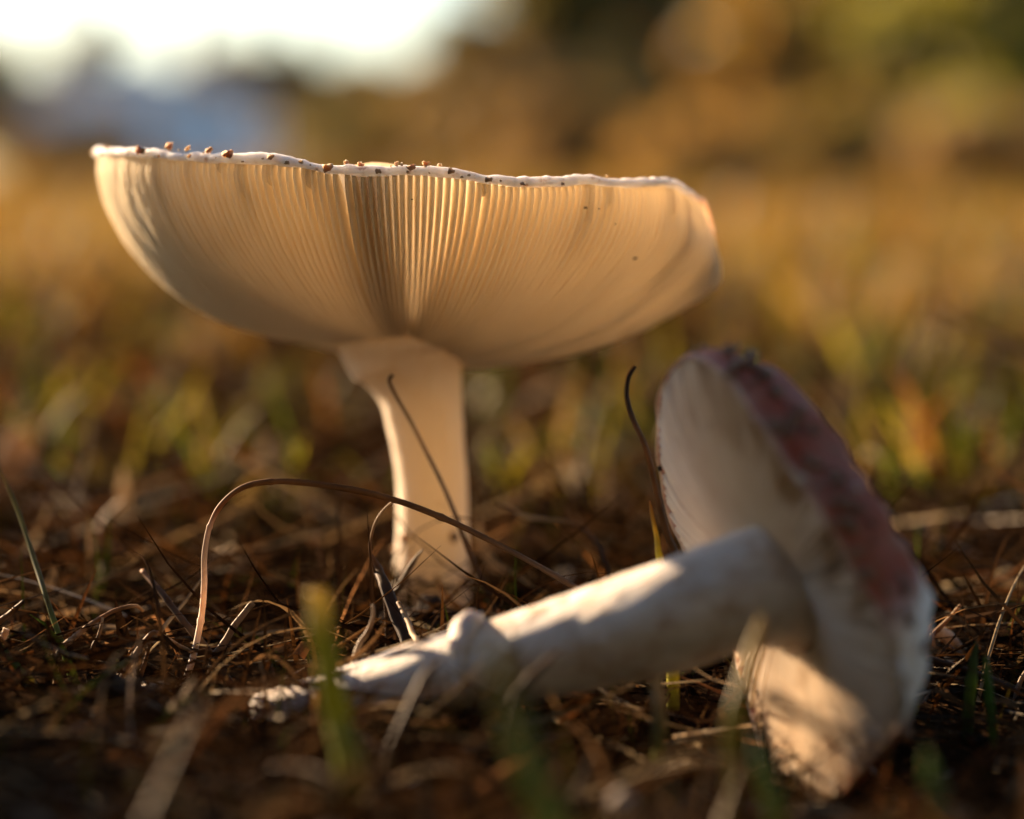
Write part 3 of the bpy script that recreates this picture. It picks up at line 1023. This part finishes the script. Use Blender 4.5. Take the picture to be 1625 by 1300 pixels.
S('dark_twig', 'dark twig lying across the broad green blade', 'twig',
  [(1470, 1045, .408), (1530, 1062, .406), (1600, 1090, .404), (1650, 1120, .402)], 0.9, [DARK, DARK], 'thin', 0.7, root=False)
S('dark_twig', 'dark slanting twig lying before the sunlit gills of the toppled cap', 'twig',
  [(1215, 1100, .322), (1260, 1130, .32), (1320, 1160, .318), (1400, 1185, .316)], 1.7, [DARK, DARK], 'thin', 0.7, root=False)
S('dark_grass_leaf', 'dark soft blade leaning across the toppled stem', 'grass blade',
  [(620, 1200, .345), (650, 1130, .347), (675, 1075, .35), (705, 1045, .352)], 1.5, [DARK, DARK, GREY], 'blade', 0.3)
S('thin_stalk', 'faint dark blade edge leaning past the toppled stem middle', 'grass blade',
  [(810, 1130, .35), (835, 1085, .352), (865, 1055, .354), (890, 1030, .356)], 1.2, [DARK, DARK, BROWN], 'blade', 0.3)
S('green_grass_leaf', 'short dim green blade rising before the sunlit gills', 'grass blade',
  [(1235, 1300, .31), (1215, 1230, .312), (1195, 1160, .315)], 2.2, [PINE, GREEN, PINE], 'blade', 0.2, mat='blade')
S('green_grass_leaf', 'dim green blade low before the dark litter', 'grass blade',
  [(1500, 1330, .30), (1488, 1260, .302), (1470, 1190, .304)], 2.2, [PINE, PINE, GREEN], 'blade', 0.2, mat='blade')
S('straw_stub', 'slim straw leaning near the toppled stem base', 'straw', [(440, 1115, .40), (435, 1080, .402), (428, 1045, .404)], 0.7, [DARK, BROWN], 'thin', 0.6)

# pebble and bark
def ground_lump(name, label, cat, px_, py_, d, size, mat, squash=0.7, seed=1.0, jag=2.0, rough=0.4):
    p = at(px_, py_, d)
    org = Vector((p.x, p.y, 0))
    o = lump(name, p, size, M[mat], None, squash, seed, Vector((0.1, 0, 1)), rough, org, jag, 3)
    o.location = org
    tag(o, label, cat)
    return o
ground_lump('pebble', 'small pale round pebble half sunk in dark litter', 'pebble', 985, 1276, .317, 0.0021, 'stone', 0.9, 4.0, 1.0, 0.25)
ground_lump('bark_chunk', 'black rotten bark chunk lying near the arching stalk', 'bark', 195, 1118, .385, 0.0062, 'chunk', 0.75, 9.0, 3.0, 0.7)
ground_lump('bark_chunk', 'dark soil clod against the foot of the upright stem', 'soil clod', 690, 1002, .452, 0.0085, 'chunk', 0.55, 15.0, 3.0, 0.6)
ground_lump('pine_cone_scale', 'cream flat chip lying behind the arching stalk foot', 'wood chip', 215, 1078, .42, 0.0033, 'stone', 0.35, 21.0, 3.0, 0.6)
ground_lump('wood_chip', 'long cream chip lying right behind the bent straw', 'wood chip', 250, 1090, .405, 0.0026, 'stone', 0.3, 27.0, 3.0, 0.6)

# ------------------------------------------------------------------ uncountable litter and grass
def ribbons(N, base, heading, lean, length, width, curl, colors, segs=4, solid=False):
    """N bent ribbons as arrays: base (N,3), heading (N), lean from horizontal (N), etc."""
    t = np.linspace(0, 1, segs + 1)[None, :, None]
    dirh = np.stack([np.cos(heading), np.sin(heading), np.zeros(N)], 1)[:, None, :]
    side = np.stack([-np.sin(heading), np.cos(heading), np.zeros(N)], 1)[:, None, :]
    L = length[:, None, None]
    ang = lean[:, None, None] + curl[:, None, None] * t
    dl = L / segs
    ca, sa = np.cos(ang), np.sin(ang)
    px = np.concatenate([np.zeros((N, 1, 1)), np.cumsum(ca[:, :-1] * dl, 1)], 1)
    pz = np.concatenate([np.zeros((N, 1, 1)), np.cumsum(sa[:, :-1] * dl, 1)], 1)
    bend = rng.normal(0, 0.10, (N, 1, 1)) * L * t ** 2
    C = base[:, None, :] + dirh * px + side * bend + np.array([0, 0, 1.0])[None, None, :] * pz
    w = width[:, None, None] * (1 - t ** 2.2 * 0.9) * 0.5
    tw = rng.uniform(-0.9, 0.9, (N, 1, 1))
    up = np.array([0, 0, 1.0])[None, None, :] * np.cos(ang) - dirh * np.sin(ang)
    sv = side * np.cos(tw) + up * np.sin(tw)
    ridge = (up * np.cos(tw) - side * np.sin(tw)) * (w * 0.5)
    V = np.stack([C - sv * w, C + ridge, C + sv * w], 2).reshape(-1, 3)
    k = segs + 1
    i = np.arange(N)[:, None, None] * (k * 3)
    s = np.arange(segs)[None, :, None] * 3
    q = np.array([[0, 1, 4, 3], [1, 2, 5, 4]])
    F = (i[..., None] + s[..., None] + q[None, None, :, :]).reshape(-1, 4)
    cc = np.repeat(colors, k * 3, 0)
    cc = np.concatenate([cc, np.ones((len(cc), 1))], 1)
    return V, F, cc

def palette(N, cols, probs, var=0.25):
    idx = rng.choice(len(cols), N, p=probs)
    c = np.array(cols)[idx]
    return c * rng.uniform(1 - var, 1 + var, (N, 1))

def view_spots(N, d0, d1, power=1.0, margin=1.25):
    u = rng.uniform(0, 1, N)
    d = d0 * (d1 / d0) ** (u ** power)
    x = rng.uniform(-1, 1, N) * (0.212 * d * margin + 0.03)
    return x, d - 0.48

def keep_clear(x, y, zlim=True):
    """keeps litter out of the stems"""
    m = (np.hypot(x + 0.0163, y) > 0.0095)
    return m

def gz(x, y):
    return np.array([ground_z(float(a), float(b)) for a, b in zip(x, y)])

def ribbon_obj(name, label, cat, V, F, cc, mat):
    o = fast_mesh(name, V, F, M[mat], cc)
    tag(o, label, cat, kind='stuff')
    return o

# dry litter
N = 15000
x, y = view_spots(N, 0.22, 1.6, 1.0)
m = keep_clear(x, y); x, y = x[m], y[m]; N = len(x)
dist = y + 0.48
base = np.stack([x, y, gz(x, y) + rng.uniform(-0.001, 0.008, N) * np.clip(dist / 0.45, 0.6, 3)], 1)
sc = np.clip(dist / 0.45, 0.85, 2.2)
V1, F1, C1 = ribbons(N, base, rng.uniform(0, 2 * PI, N), rng.normal(0.03, 0.24, N), rng.uniform(0.012, 0.048, N) * sc, rng.uniform(0.0004, 0.0013, N) * sc, rng.normal(0, 0.35, N),
                     palette(N, [DARK, BROWN, RUST, GREY, STRAW, CREAM], [.55, .25, .07, .02, .07, .04]) * rng.choice([0.22, 0.45, 1.0], (N, 1), p=[.46, .42, .12]))
ribbon_obj('dry_litter', 'tangle of brown dead grass and needles covering the soil', 'litter', V1, F1, C1, 'litter')

# short upright dead stubble in the tangle
N = 5200
x, y = view_spots(N, 0.27, 1.5, 0.8)
m = keep_clear(x, y); x, y = x[m], y[m]; N = len(x)
dist = y + 0.48
sc = np.clip(dist / 0.45, 0.8, 2.0)
base = np.stack([x, y, gz(x, y) - 0.001], 1)
V1, F1, C1 = ribbons(N, base, rng.uniform(0, 2 * PI, N), rng.uniform(0.4, 1.5, N), rng.uniform(0.006, 0.024, N) * sc, rng.uniform(0.0005, 0.0013, N) * sc, rng.normal(-0.3, 0.7, N),
                     palette(N, [DARK, BROWN, RUST, STRAW, GREEN, OLIVE], [.36, .27, .11, .06, .10, .10]) * 0.4)
ribbon_obj('dead_stubble', 'short dead grass stubble poking out of the litter', 'litter', V1, F1, C1, 'litter')

# green and straw meadow grass behind
def meadow(name, label, N, d0, d1, h0, h1, w0, w1, cols, probs, power=1.0):
    x, y = view_spots(N * 2, d0, d1, power, 1.5)
    cl = np.array([nz(a * 9.0 / max(.4, b + .48), math.log(b + .48) * 7.0, 8.8) + 0.6 * nz(a * 26.0 / max(.4, b + .48), math.log(b + .48) * 20.0, 2.8) for a, b in zip(x, y)])
    m = rng.uniform(-0.75, 0.75, N * 2) < cl * 1.5
    x, y = x[m], y[m]; N = len(x)
    dist = y + 0.48
    patch = np.array([nz(a * 3.0 / max(.3, d), b * 2.0 / max(.3, d) , 4.4) for a, b, d in zip(x, y, dist)])
    hs = 1.0 + 0.5 * patch
    base = np.stack([x, y, gz(x, y) - 0.002], 1)
    V, F, C = ribbons(N, base, rng.uniform(0, 2 * PI, N), rng.uniform(0.35, 1.6, N), rng.uniform(h0, h1, N) * hs, rng.uniform(w0, w1, N) * np.clip(dist / d0, 1, 14), rng.normal(-0.5, 0.6, N),
                      palette(N, cols, probs, 0.45) * (0.58 if d0 < 5 else 0.44))
    ribbon_obj(name, label, 'grass', V, F, C, 'meadow')
meadow('short_grass', 'sparse green blades growing just past the litter', 4200, 0.60, 2.2, 0.012, 0.042, 0.0012, 0.0036, [(0.36, 0.36, 0.045), GREEN, OLIVE, STRAW, RUST, DARK], [.17, .22, .24, .10, .12, .15])
GOLD = (0.42, 0.27, 0.06); AMBER = (0.36, 0.19, 0.05)
meadow('meadow_grass', 'golden green meadow grass stretching behind the mushrooms', 15000, 0.95, 9.0, 0.016, 0.05, 0.0015, 0.0045, [GOLD, AMBER, LIME, OLIVE, STRAW, BROWN], [.24, .20, .20, .14, .10, .12])
meadow('far_meadow_grass', 'far golden grass of the meadow up to the trees', 16000, 8.0, 60.0, 0.02, 0.05, 0.010, 0.022, [GOLD, AMBER, LIME, OLIVE, STRAW, BROWN], [.26, .22, .14, .12, .10, .16])

N = 520  # tussock added out of view to shade the left foreground
ang_ = rng.uniform(0, 2 * PI, N); rr_ = np.sqrt(rng.uniform(0, 1, N))
x = -0.145 + rr_ * np.cos(ang_) * 0.034; y = -0.105 + rr_ * np.sin(ang_) * 0.050
base = np.stack([x, y, gz(x, y) - 0.002], 1)
V1, F1, C1 = ribbons(N, base, rng.uniform(0, 2 * PI, N), rng.uniform(1.05, 1.6, N), rng.uniform(0.030, 0.066, N), rng.uniform(0.0012, 0.0026, N), rng.normal(-0.3, 0.35, N),
                     palette(N, [GREEN, OLIVE, STRAW, BROWN], [.34, .30, .16, .20]) * 0.7, 5)
tus = fast_mesh('shade_tussock', V1, F1, M['meadow'], C1)
tag(tus, 'dense upright tussock added out of view to shade the litter', 'added tussock')
# broad leaf scraps and long arching dead grass in the tangle
N = 900
x, y = view_spots(N, 0.27, 1.3, 0.9)
m = keep_clear(x, y); x, y = x[m], y[m]; N = len(x)
sc = np.clip((y + 0.48) / 0.45, 0.8, 1.8)
base = np.stack([x, y, gz(x, y) + rng.uniform(0.0, 0.007, N)], 1)
V1, F1, C1 = ribbons(N, base, rng.uniform(0, 2 * PI, N), rng.normal(0.1, 0.35, N), rng.uniform(0.006, 0.018, N) * sc, rng.uniform(0.0016, 0.0045, N) * sc, rng.normal(0, 0.9, N),
                     palette(N, [DARK, BROWN, RUST, GREY, STRAW, CREAM], [.34, .28, .14, .08, .11, .05]) * 0.6)
ribbon_obj('leaf_scraps', 'broken scraps of dead leaf strewn through the litter', 'litter', V1, F1, C1, 'litter')
N = 420
x, y = view_spots(N, 0.31, 1.2, 0.9)
m = keep_clear(x, y); x, y = x[m], y[m]; N = len(x)
sc = np.clip((y + 0.48) / 0.45, 0.75, 1.6)
base = np.stack([x, y, gz(x, y)], 1)
V1, F1, C1 = ribbons(N, base, rng.uniform(0, 2 * PI, N), rng.uniform(0.35, 1.1, N), rng.uniform(0.030, 0.065, N) * sc, rng.uniform(0.0005, 0.0011, N) * sc, -rng.uniform(0.9, 1.9, N),
                     palette(N, [DARK, BROWN, RUST, STRAW], [.40, .32, .16, .12]) * 0.6, 8)
ribbon_obj('arching_dead_grass', 'long thin dead grass arching over the litter', 'litter', V1, F1, C1, 'litter')

# pale leaves added to make blurred glints in the soft grass
for (px_, d, z0) in ((1410, 1.62, .018), (200, 1.6, .02), (1180, 1.35, .016), (775, .80, .012), (1165, 3.2, .05), (90, 2.3, .03), (1560, 2.0, .03), (1330, 2.8, .04), (980, 1.05, .015), (300, 1.05, .012), (520, 2.6, .03), (1500, .95, .02)):
    b_ = at(px_, 600, d); gx_, gy_ = b_.x, b_.y
    py_ = project(Vector((gx_, gy_, z0)))[1]
    k_ = max(1.0, d / 1.6)
    h_ = 0.010 * k_ * FPX / d
    S('dry_leaf', 'small pale leaf added as a glint in the soft meadow grass', 'leaf', [(px_ - 4, py_ + h_ * 0.6, d), (px_, py_, d), (px_ + 5, py_ - h_ * 0.6, d)], 8.0 * k_, [STRAW, CREAM, CREAM], 'leaf', 0.15,
      (-0.8, -0.8, 0.4), group='pale dry leaves in the meadow grass')

# ------------------------------------------------------------------ trees
def tree(name, label, cat, px_, d, height, spread, low, trunk_r, cols, probs, n_leaf, leaf, seed, group=None, density=1.0):
    random.seed(seed)
    base = at(px_, 270, d)
    gx, gy = base.x, base.y
    org = Vector((gx, gy, ground_z(gx, gy) - 0.05))
    t = empty(name, org)
    tag(t, label, cat, group)
    # trunk and limbs as one tapered body each
    n = 9
    lean = Vector((random.uniform(-.12, .12), random.uniform(-.12, .12), 0))
    cen = [Vector((lean.x * height * (i / n) ** 1.5, lean.y * height * (i / n) ** 1.5, height * 0.92 * i / n)) for i in range(n + 1)]
    rad = [trunk_r * (1.35 if i == 0 else 1.0) * (1 - 0.88 * i / n) for i in range(n + 1)]
    V, F = tube(cen, rad, 10, 0.15, seed)
    trunk = mesh_obj('trunk', V, F, M['bark'], t)
    nl = 14
    tips = []
    for i in range(nl):
        q = low + (0.95 - low) * (i + random.random() * 0.6) / nl
        a = i * 2.4 + random.uniform(-.4, .4)
        c0 = Vector((lean.x * height * q ** 1.5, lean.y * height * q ** 1.5, height * 0.92 * q))
        prof = math.sin(PI * min(1, (q - low) / (1 - low) * 0.75 + 0.22)) ** 0.8
        ln = spread * prof * random.uniform(0.75, 1.1)
        P = [c0]
        for k in range(1, 5):
            f = k / 4
            P.append(c0 + Vector((math.cos(a) * ln * f, math.sin(a) * ln * f, ln * (0.35 * f - 0.12 * f * f) + random.uniform(-.04, .04) * ln)))
        r0 = max(0.012, trunk_r * 0.42 * (1 - q * 0.6))
        V, F = tube(P, [r0 * (1 - 0.85 * k / 4) for k in range(5)], 6, 0.1, i)
        mesh_obj('limb', V, F, M['bark'], trunk)
        for k in (1, 2, 3, 4):
            tips.append((P[k], ln * 0.34))
        P2 = P[2] + Vector((random.uniform(-1, 1), random.uniform(-1, 1), random.uniform(-.2, .8))) * ln * 0.35
        tips.append((P2, ln * 0.34))
    tips.append((cen[-1], spread * 0.3))
    T = len(tips)
    pos = np.array([tuple(p) for p, r in tips]); rr = np.array([r for p, r in tips])
    tone = np.random.default_rng(seed + 1).uniform(0.7, 1.25, T)
    g = np.random.default_rng(seed)
    idx = g.integers(0, T, n_leaf)
    n_leaf = n_leaf
    dv = g.normal(0, 1, (n_leaf, 3)); dv /= np.linalg.norm(dv, axis=1)[:, None]
    c = pos[idx] + dv * (rr[idx] * g.uniform(0.25, 1.0, n_leaf) ** 0.6)[:, None] * np.array([1, 1, 0.75])
    c[:, 2] = np.maximum(c[:, 2], 0.04)
    u = g.normal(0, 1, (n_leaf, 3)); u /= np.linalg.norm(u, axis=1)[:, None]
    v = np.cross(u, g.normal(0, 1, (n_leaf, 3))); v /= np.linalg.norm(v, axis=1)[:, None]
    w = np.cross(u, v)
    s = (leaf * g.uniform(0.6, 1.3, n_leaf))[:, None]
    V = np.stack([c - u * s, c + v * s * 0.45 + w * s * .12, c + u * s, c - v * s * 0.45 + w * s * .12], 1).reshape(-1, 3)
    F = np.arange(n_leaf * 4).reshape(-1, 4)
    ci = g.choice(len(cols), n_leaf, p=probs)
    cc = np.array(cols)[ci] * tone[idx][:, None] * g.uniform(.8, 1.2, (n_leaf, 1))
    cc = np.concatenate([np.repeat(cc, 4, 0), np.ones((n_leaf * 4, 1))], 1)
    cr = fast_mesh('crown', V, F, M['leaf'], cc, smooth=False)
    cr.parent = t
    return t

G1 = (0.22, 0.21, 0.06); G2 = (0.28, 0.27, 0.06); G3 = (0.14, 0.13, 0.055); OR1 = (0.38, 0.25, 0.09); OR2 = (0.28, 0.18, 0.07); BR1 = (0.22, 0.16, 0.08)
tree('dark_tree', 'dark green broad tree at the edge of the bright sky', 'tree', 905, 40, 6.8, 2.4, 0.03, 0.2, [G1, G3, BR1], [.45, .30, .25], 9000, 0.2, 31)
tree('brown_bush', 'low russet brown bush below the dark green tree', 'bush', 800, 33, 1.7, 1.3, 0.03, 0.06, [BR1, G3, OR2], [.5, .25, .25], 4000, 0.12, 35)
tree('amber_tree', 'slender amber autumn tree glowing between green trees', 'tree', 1190, 20, 3.6, 0.62, 0.03, 0.08, [OR1, OR2, (0.5, 0.33, 0.08)], [.5, .25, .25], 5000, 0.11, 33)
tree('olive_tree', 'olive green leafy tree beside the amber one', 'tree', 1380, 23, 3.8, 1.2, 0.03, 0.11, [G2, OR2, G1], [.55, .3, .15], 6000, 0.13, 37)
tree('green_tree', 'fresh green tree with dark lower branches', 'tree', 1600, 16.5, 3.2, 0.95, 0.05, 0.10, [G2, G1, (0.28, 0.30, 0.05)], [.45, .2, .35], 6000, 0.10, 39)
tree('brown_bush', 'dark brown bush under the fresh green tree', 'bush', 1500, 19, 0.8, 0.8, 0.03, 0.05, [BR1, OR2, G3], [.45, .2, .35], 3500, 0.09, 41)
tree('brown_tree', 'tall brown leaved tree rising behind the amber tree', 'tree', 1075, 58, 7.8, 3.6, 0.03, 0.25, [BR1, OR2, G1], [.5, .3, .2], 9000, 0.27, 43)
tree('ochre_tree', 'tall ochre tree rising behind the olive tree', 'tree', 1300, 66, 7.8, 3.4, 0.03, 0.25, [BR1, OR1, G2], [.35, .4, .25], 9000, 0.3, 45)
tree('dusky_tree', 'tall dusky green tree rising behind the fresh green tree', 'tree', 1530, 62, 7.8, 3.5, 0.03, 0.25, [G1, OR2, G2], [.3, .35, .35], 9000, 0.3, 47)
tree('distant_tree', 'distant dark tree standing beside the pale blue house', 'tree', 5, 105, 6.4, 3.0, 0.05, 0.2, [G3, G1, BR1], [.5, .3, .2], 4200, 0.36, 51)
tree('distant_tree', 'tall thin grey brown tree rising behind the pale blue house roof', 'tree', 150, 118, 8.4, 2.6, 0.05, 0.2, [BR1, G3, G1], [.55, .25, .2], 3600, 0.36, 53)
for i, (px_, d, h, sp) in enumerate([(385, 128, 7.2, 3.4), (465, 135, 7.8, 3.6), (545, 140, 7.0, 3.6), (620, 130, 5.6, 3.2), (690, 120, 5.8, 3.0), (740, 95, 6.0, 2.3)]):
    tree('distant_tree', 'distant grey brown tree in the row beyond the meadow', 'tree', px_, d, h, sp, 0.05, 0.22, [BR1, G3, G1], [.55, .25, .2], 4200, 0.42, 60 + i, 'distant row of trees beyond the meadow')

for i, (nm, lab, px_, d, h, sp, cl_) in enumerate([
    ('heath_bush', 'low golden brown bush under the dark green tree edge', 890, 15, .55, .5, [BR1, OR2, OR1]), ('heath_bush', 'low amber bush before the amber tree foot', 1120, 12, .34, .42, [OR1, OR2, BR1]),
    ('heath_bush', 'low ochre bush before the olive tree foot', 1330, 13, .42, .5, [OR2, G2, BR1]), ('heath_bush', 'low russet bush before the fresh green tree foot', 1570, 11, .36, .45, [OR1, BR1, OR2]),
    ('heath_bush', 'low dusky bush in front of the pale blue house', 120, 38, .8, 1.2, [BR1, G3, OR2]), ('heath_bush', 'low grey brown bush before the distant row of trees', 560, 42, 1.1, 1.5, [BR1, G3, G1])]):
    tree(nm, lab, 'bush', px_, d, h, sp, 0.03, 0.02 * h / .4, cl_, [.4, .35, .25], 2600, 0.05 * max(1, d / 16), 140 + i)

# unseen trees added behind the camera to block sky light
for i, (tx, ty, h, sp, lab) in enumerate([(-1.9, -3.4, 4.6, 1.7, 'unseen dense tree added behind the camera on the left'), (0.4, -3.9, 5.2, 1.9, 'unseen tall dense tree added straight behind the camera'),
                                          (2.6, -3.1, 4.4, 1.7, 'unseen dense tree added behind the camera on the right'), (-3.9, -1.8, 3.6, 1.5, 'unseen low dense tree added far left of the camera'),
                                          (4.2, -1.0, 3.6, 1.6, 'unseen dense bushy tree added far right of the camera')]):
    t_ = tree('sky_blocking_tree', lab, 'tree', 812.5, 10, h, sp, 0.03, 0.12, [G3, G1, BR1], [.5, .3, .2], 7000, 0.16, 90 + i, 'unseen trees added to block sky light')
    t_.location = (tx, ty, -0.03)

# ------------------------------------------------------------------ far pale blue house
M['house_wall'] = mat_plain('blue_render_wall', (0.80, 0.83, 0.90), (0.84, 0.87, 0.93), 1.5, 0.85, 0.3, 0.01)
M['roof_tile'] = mat_plain('slate_roof', (0.42, 0.46, 0.54), (0.52, 0.56, 0.64), 2.5, 0.7, 0.5, 0.02)
M['frame_white'] = mat_plain('white_frame', (0.72, 0.72, 0.70), (0.8, 0.8, 0.78), 2.0, 0.6, 0.1, 0.002)
M['door_paint'] = mat_plain('brown_door', (0.20, 0.10, 0.06), (0.28, 0.15, 0.09), 3.0, 0.6, 0.2, 0.004)
def mat_pane():
    k = NT('window_pane')
    return k.done(k.principled((0.03, 0.04, 0.06), 0.06, spec=0.6))
M['pane'] = mat_pane()

def box(name, x0, x1, y0, y1, z0, z1, mat, parent):
    V = [(x0, y0, z0), (x1, y0, z0), (x1, y1, z0), (x0, y1, z0), (x0, y0, z1), (x1, y0, z1), (x1, y1, z1), (x0, y1, z1)]
    F = [(0, 3, 2, 1), (4, 5, 6, 7), (0, 1, 5, 4), (1, 2, 6, 5), (2, 3, 7, 6), (3, 0, 4, 7)]
    return mesh_obj(name, V, F, mat, parent, smooth=False)

hp = at(215, 270, 88)
house = empty('house', (hp.x, hp.y, ground_z(hp.x, hp.y) - 0.1))
tag(house, 'distant pale blue house with grey gabled roof', 'house')
W, D, H, RG = 3.9, 5.0, 2.7, 4.1
V = [(-W, 0, 0), (W, 0, 0), (W, 2 * D, 0), (-W, 2 * D, 0), (-W, 0, H), (W, 0, H), (W, 2 * D, H), (-W, 2 * D, H), (0, 0, RG), (0, 2 * D, RG)]
F = [(0, 1, 5, 8, 4), (1, 2, 6, 5), (2, 3, 7, 9, 6), (3, 0, 4, 7)]
wall = mesh_obj('wall', V, F, M['house_wall'], house, smooth=False)
sl = (RG - H) / W
for s in (-1, 1):
    xe = s * (W + 0.35)
    ze = H - 0.35 * sl
    V = [(0, -0.4, RG + .03), (xe, -0.4, ze + .03), (xe, 2 * D + .4, ze + .03), (0, 2 * D + .4, RG + .03), (0, -0.4, RG + .21), (xe, -0.4, ze + .21), (xe, 2 * D + .4, ze + .21), (0, 2 * D + .4, RG + .21)]
    F = [(0, 1, 2, 3), (7, 6, 5, 4), (0, 4, 5, 1), (1, 5, 6, 2), (2, 6, 7, 3), (3, 7, 4, 0)]
    roof = mesh_obj('roof', V, F, M['roof_tile'], house, smooth=False)
box('chimney', 1.0, 1.6, 5.5, 6.1, 3.8, 6.1, M['door_paint'], roof)
for (x0, z0, w, h) in ((-2.7, 0.95, 1.2, 1.3), (1.3, 0.95, 1.4, 1.3), (-0.55, 3.3, 1.1, 1.1)):
    wnd = box('window', x0, x0 + w, -0.06, 0.05, z0, z0 + h, M['frame_white'], house)
    for q in range(2):
        a = x0 + 0.08 + q * (w / 2 - 0.03)
        box('pane', a, a + w / 2 - 0.13, -0.075, -0.055, z0 + 0.09, z0 + h - 0.09, M['pane'], wnd)
door = box('door', -0.5, 0.45, -0.07, 0.05, 0.0, 2.1, M['door_paint'], house)
box('handle', 0.28, 0.34, -0.13, -0.065, 1.0, 1.14, M['frame_white'], door)
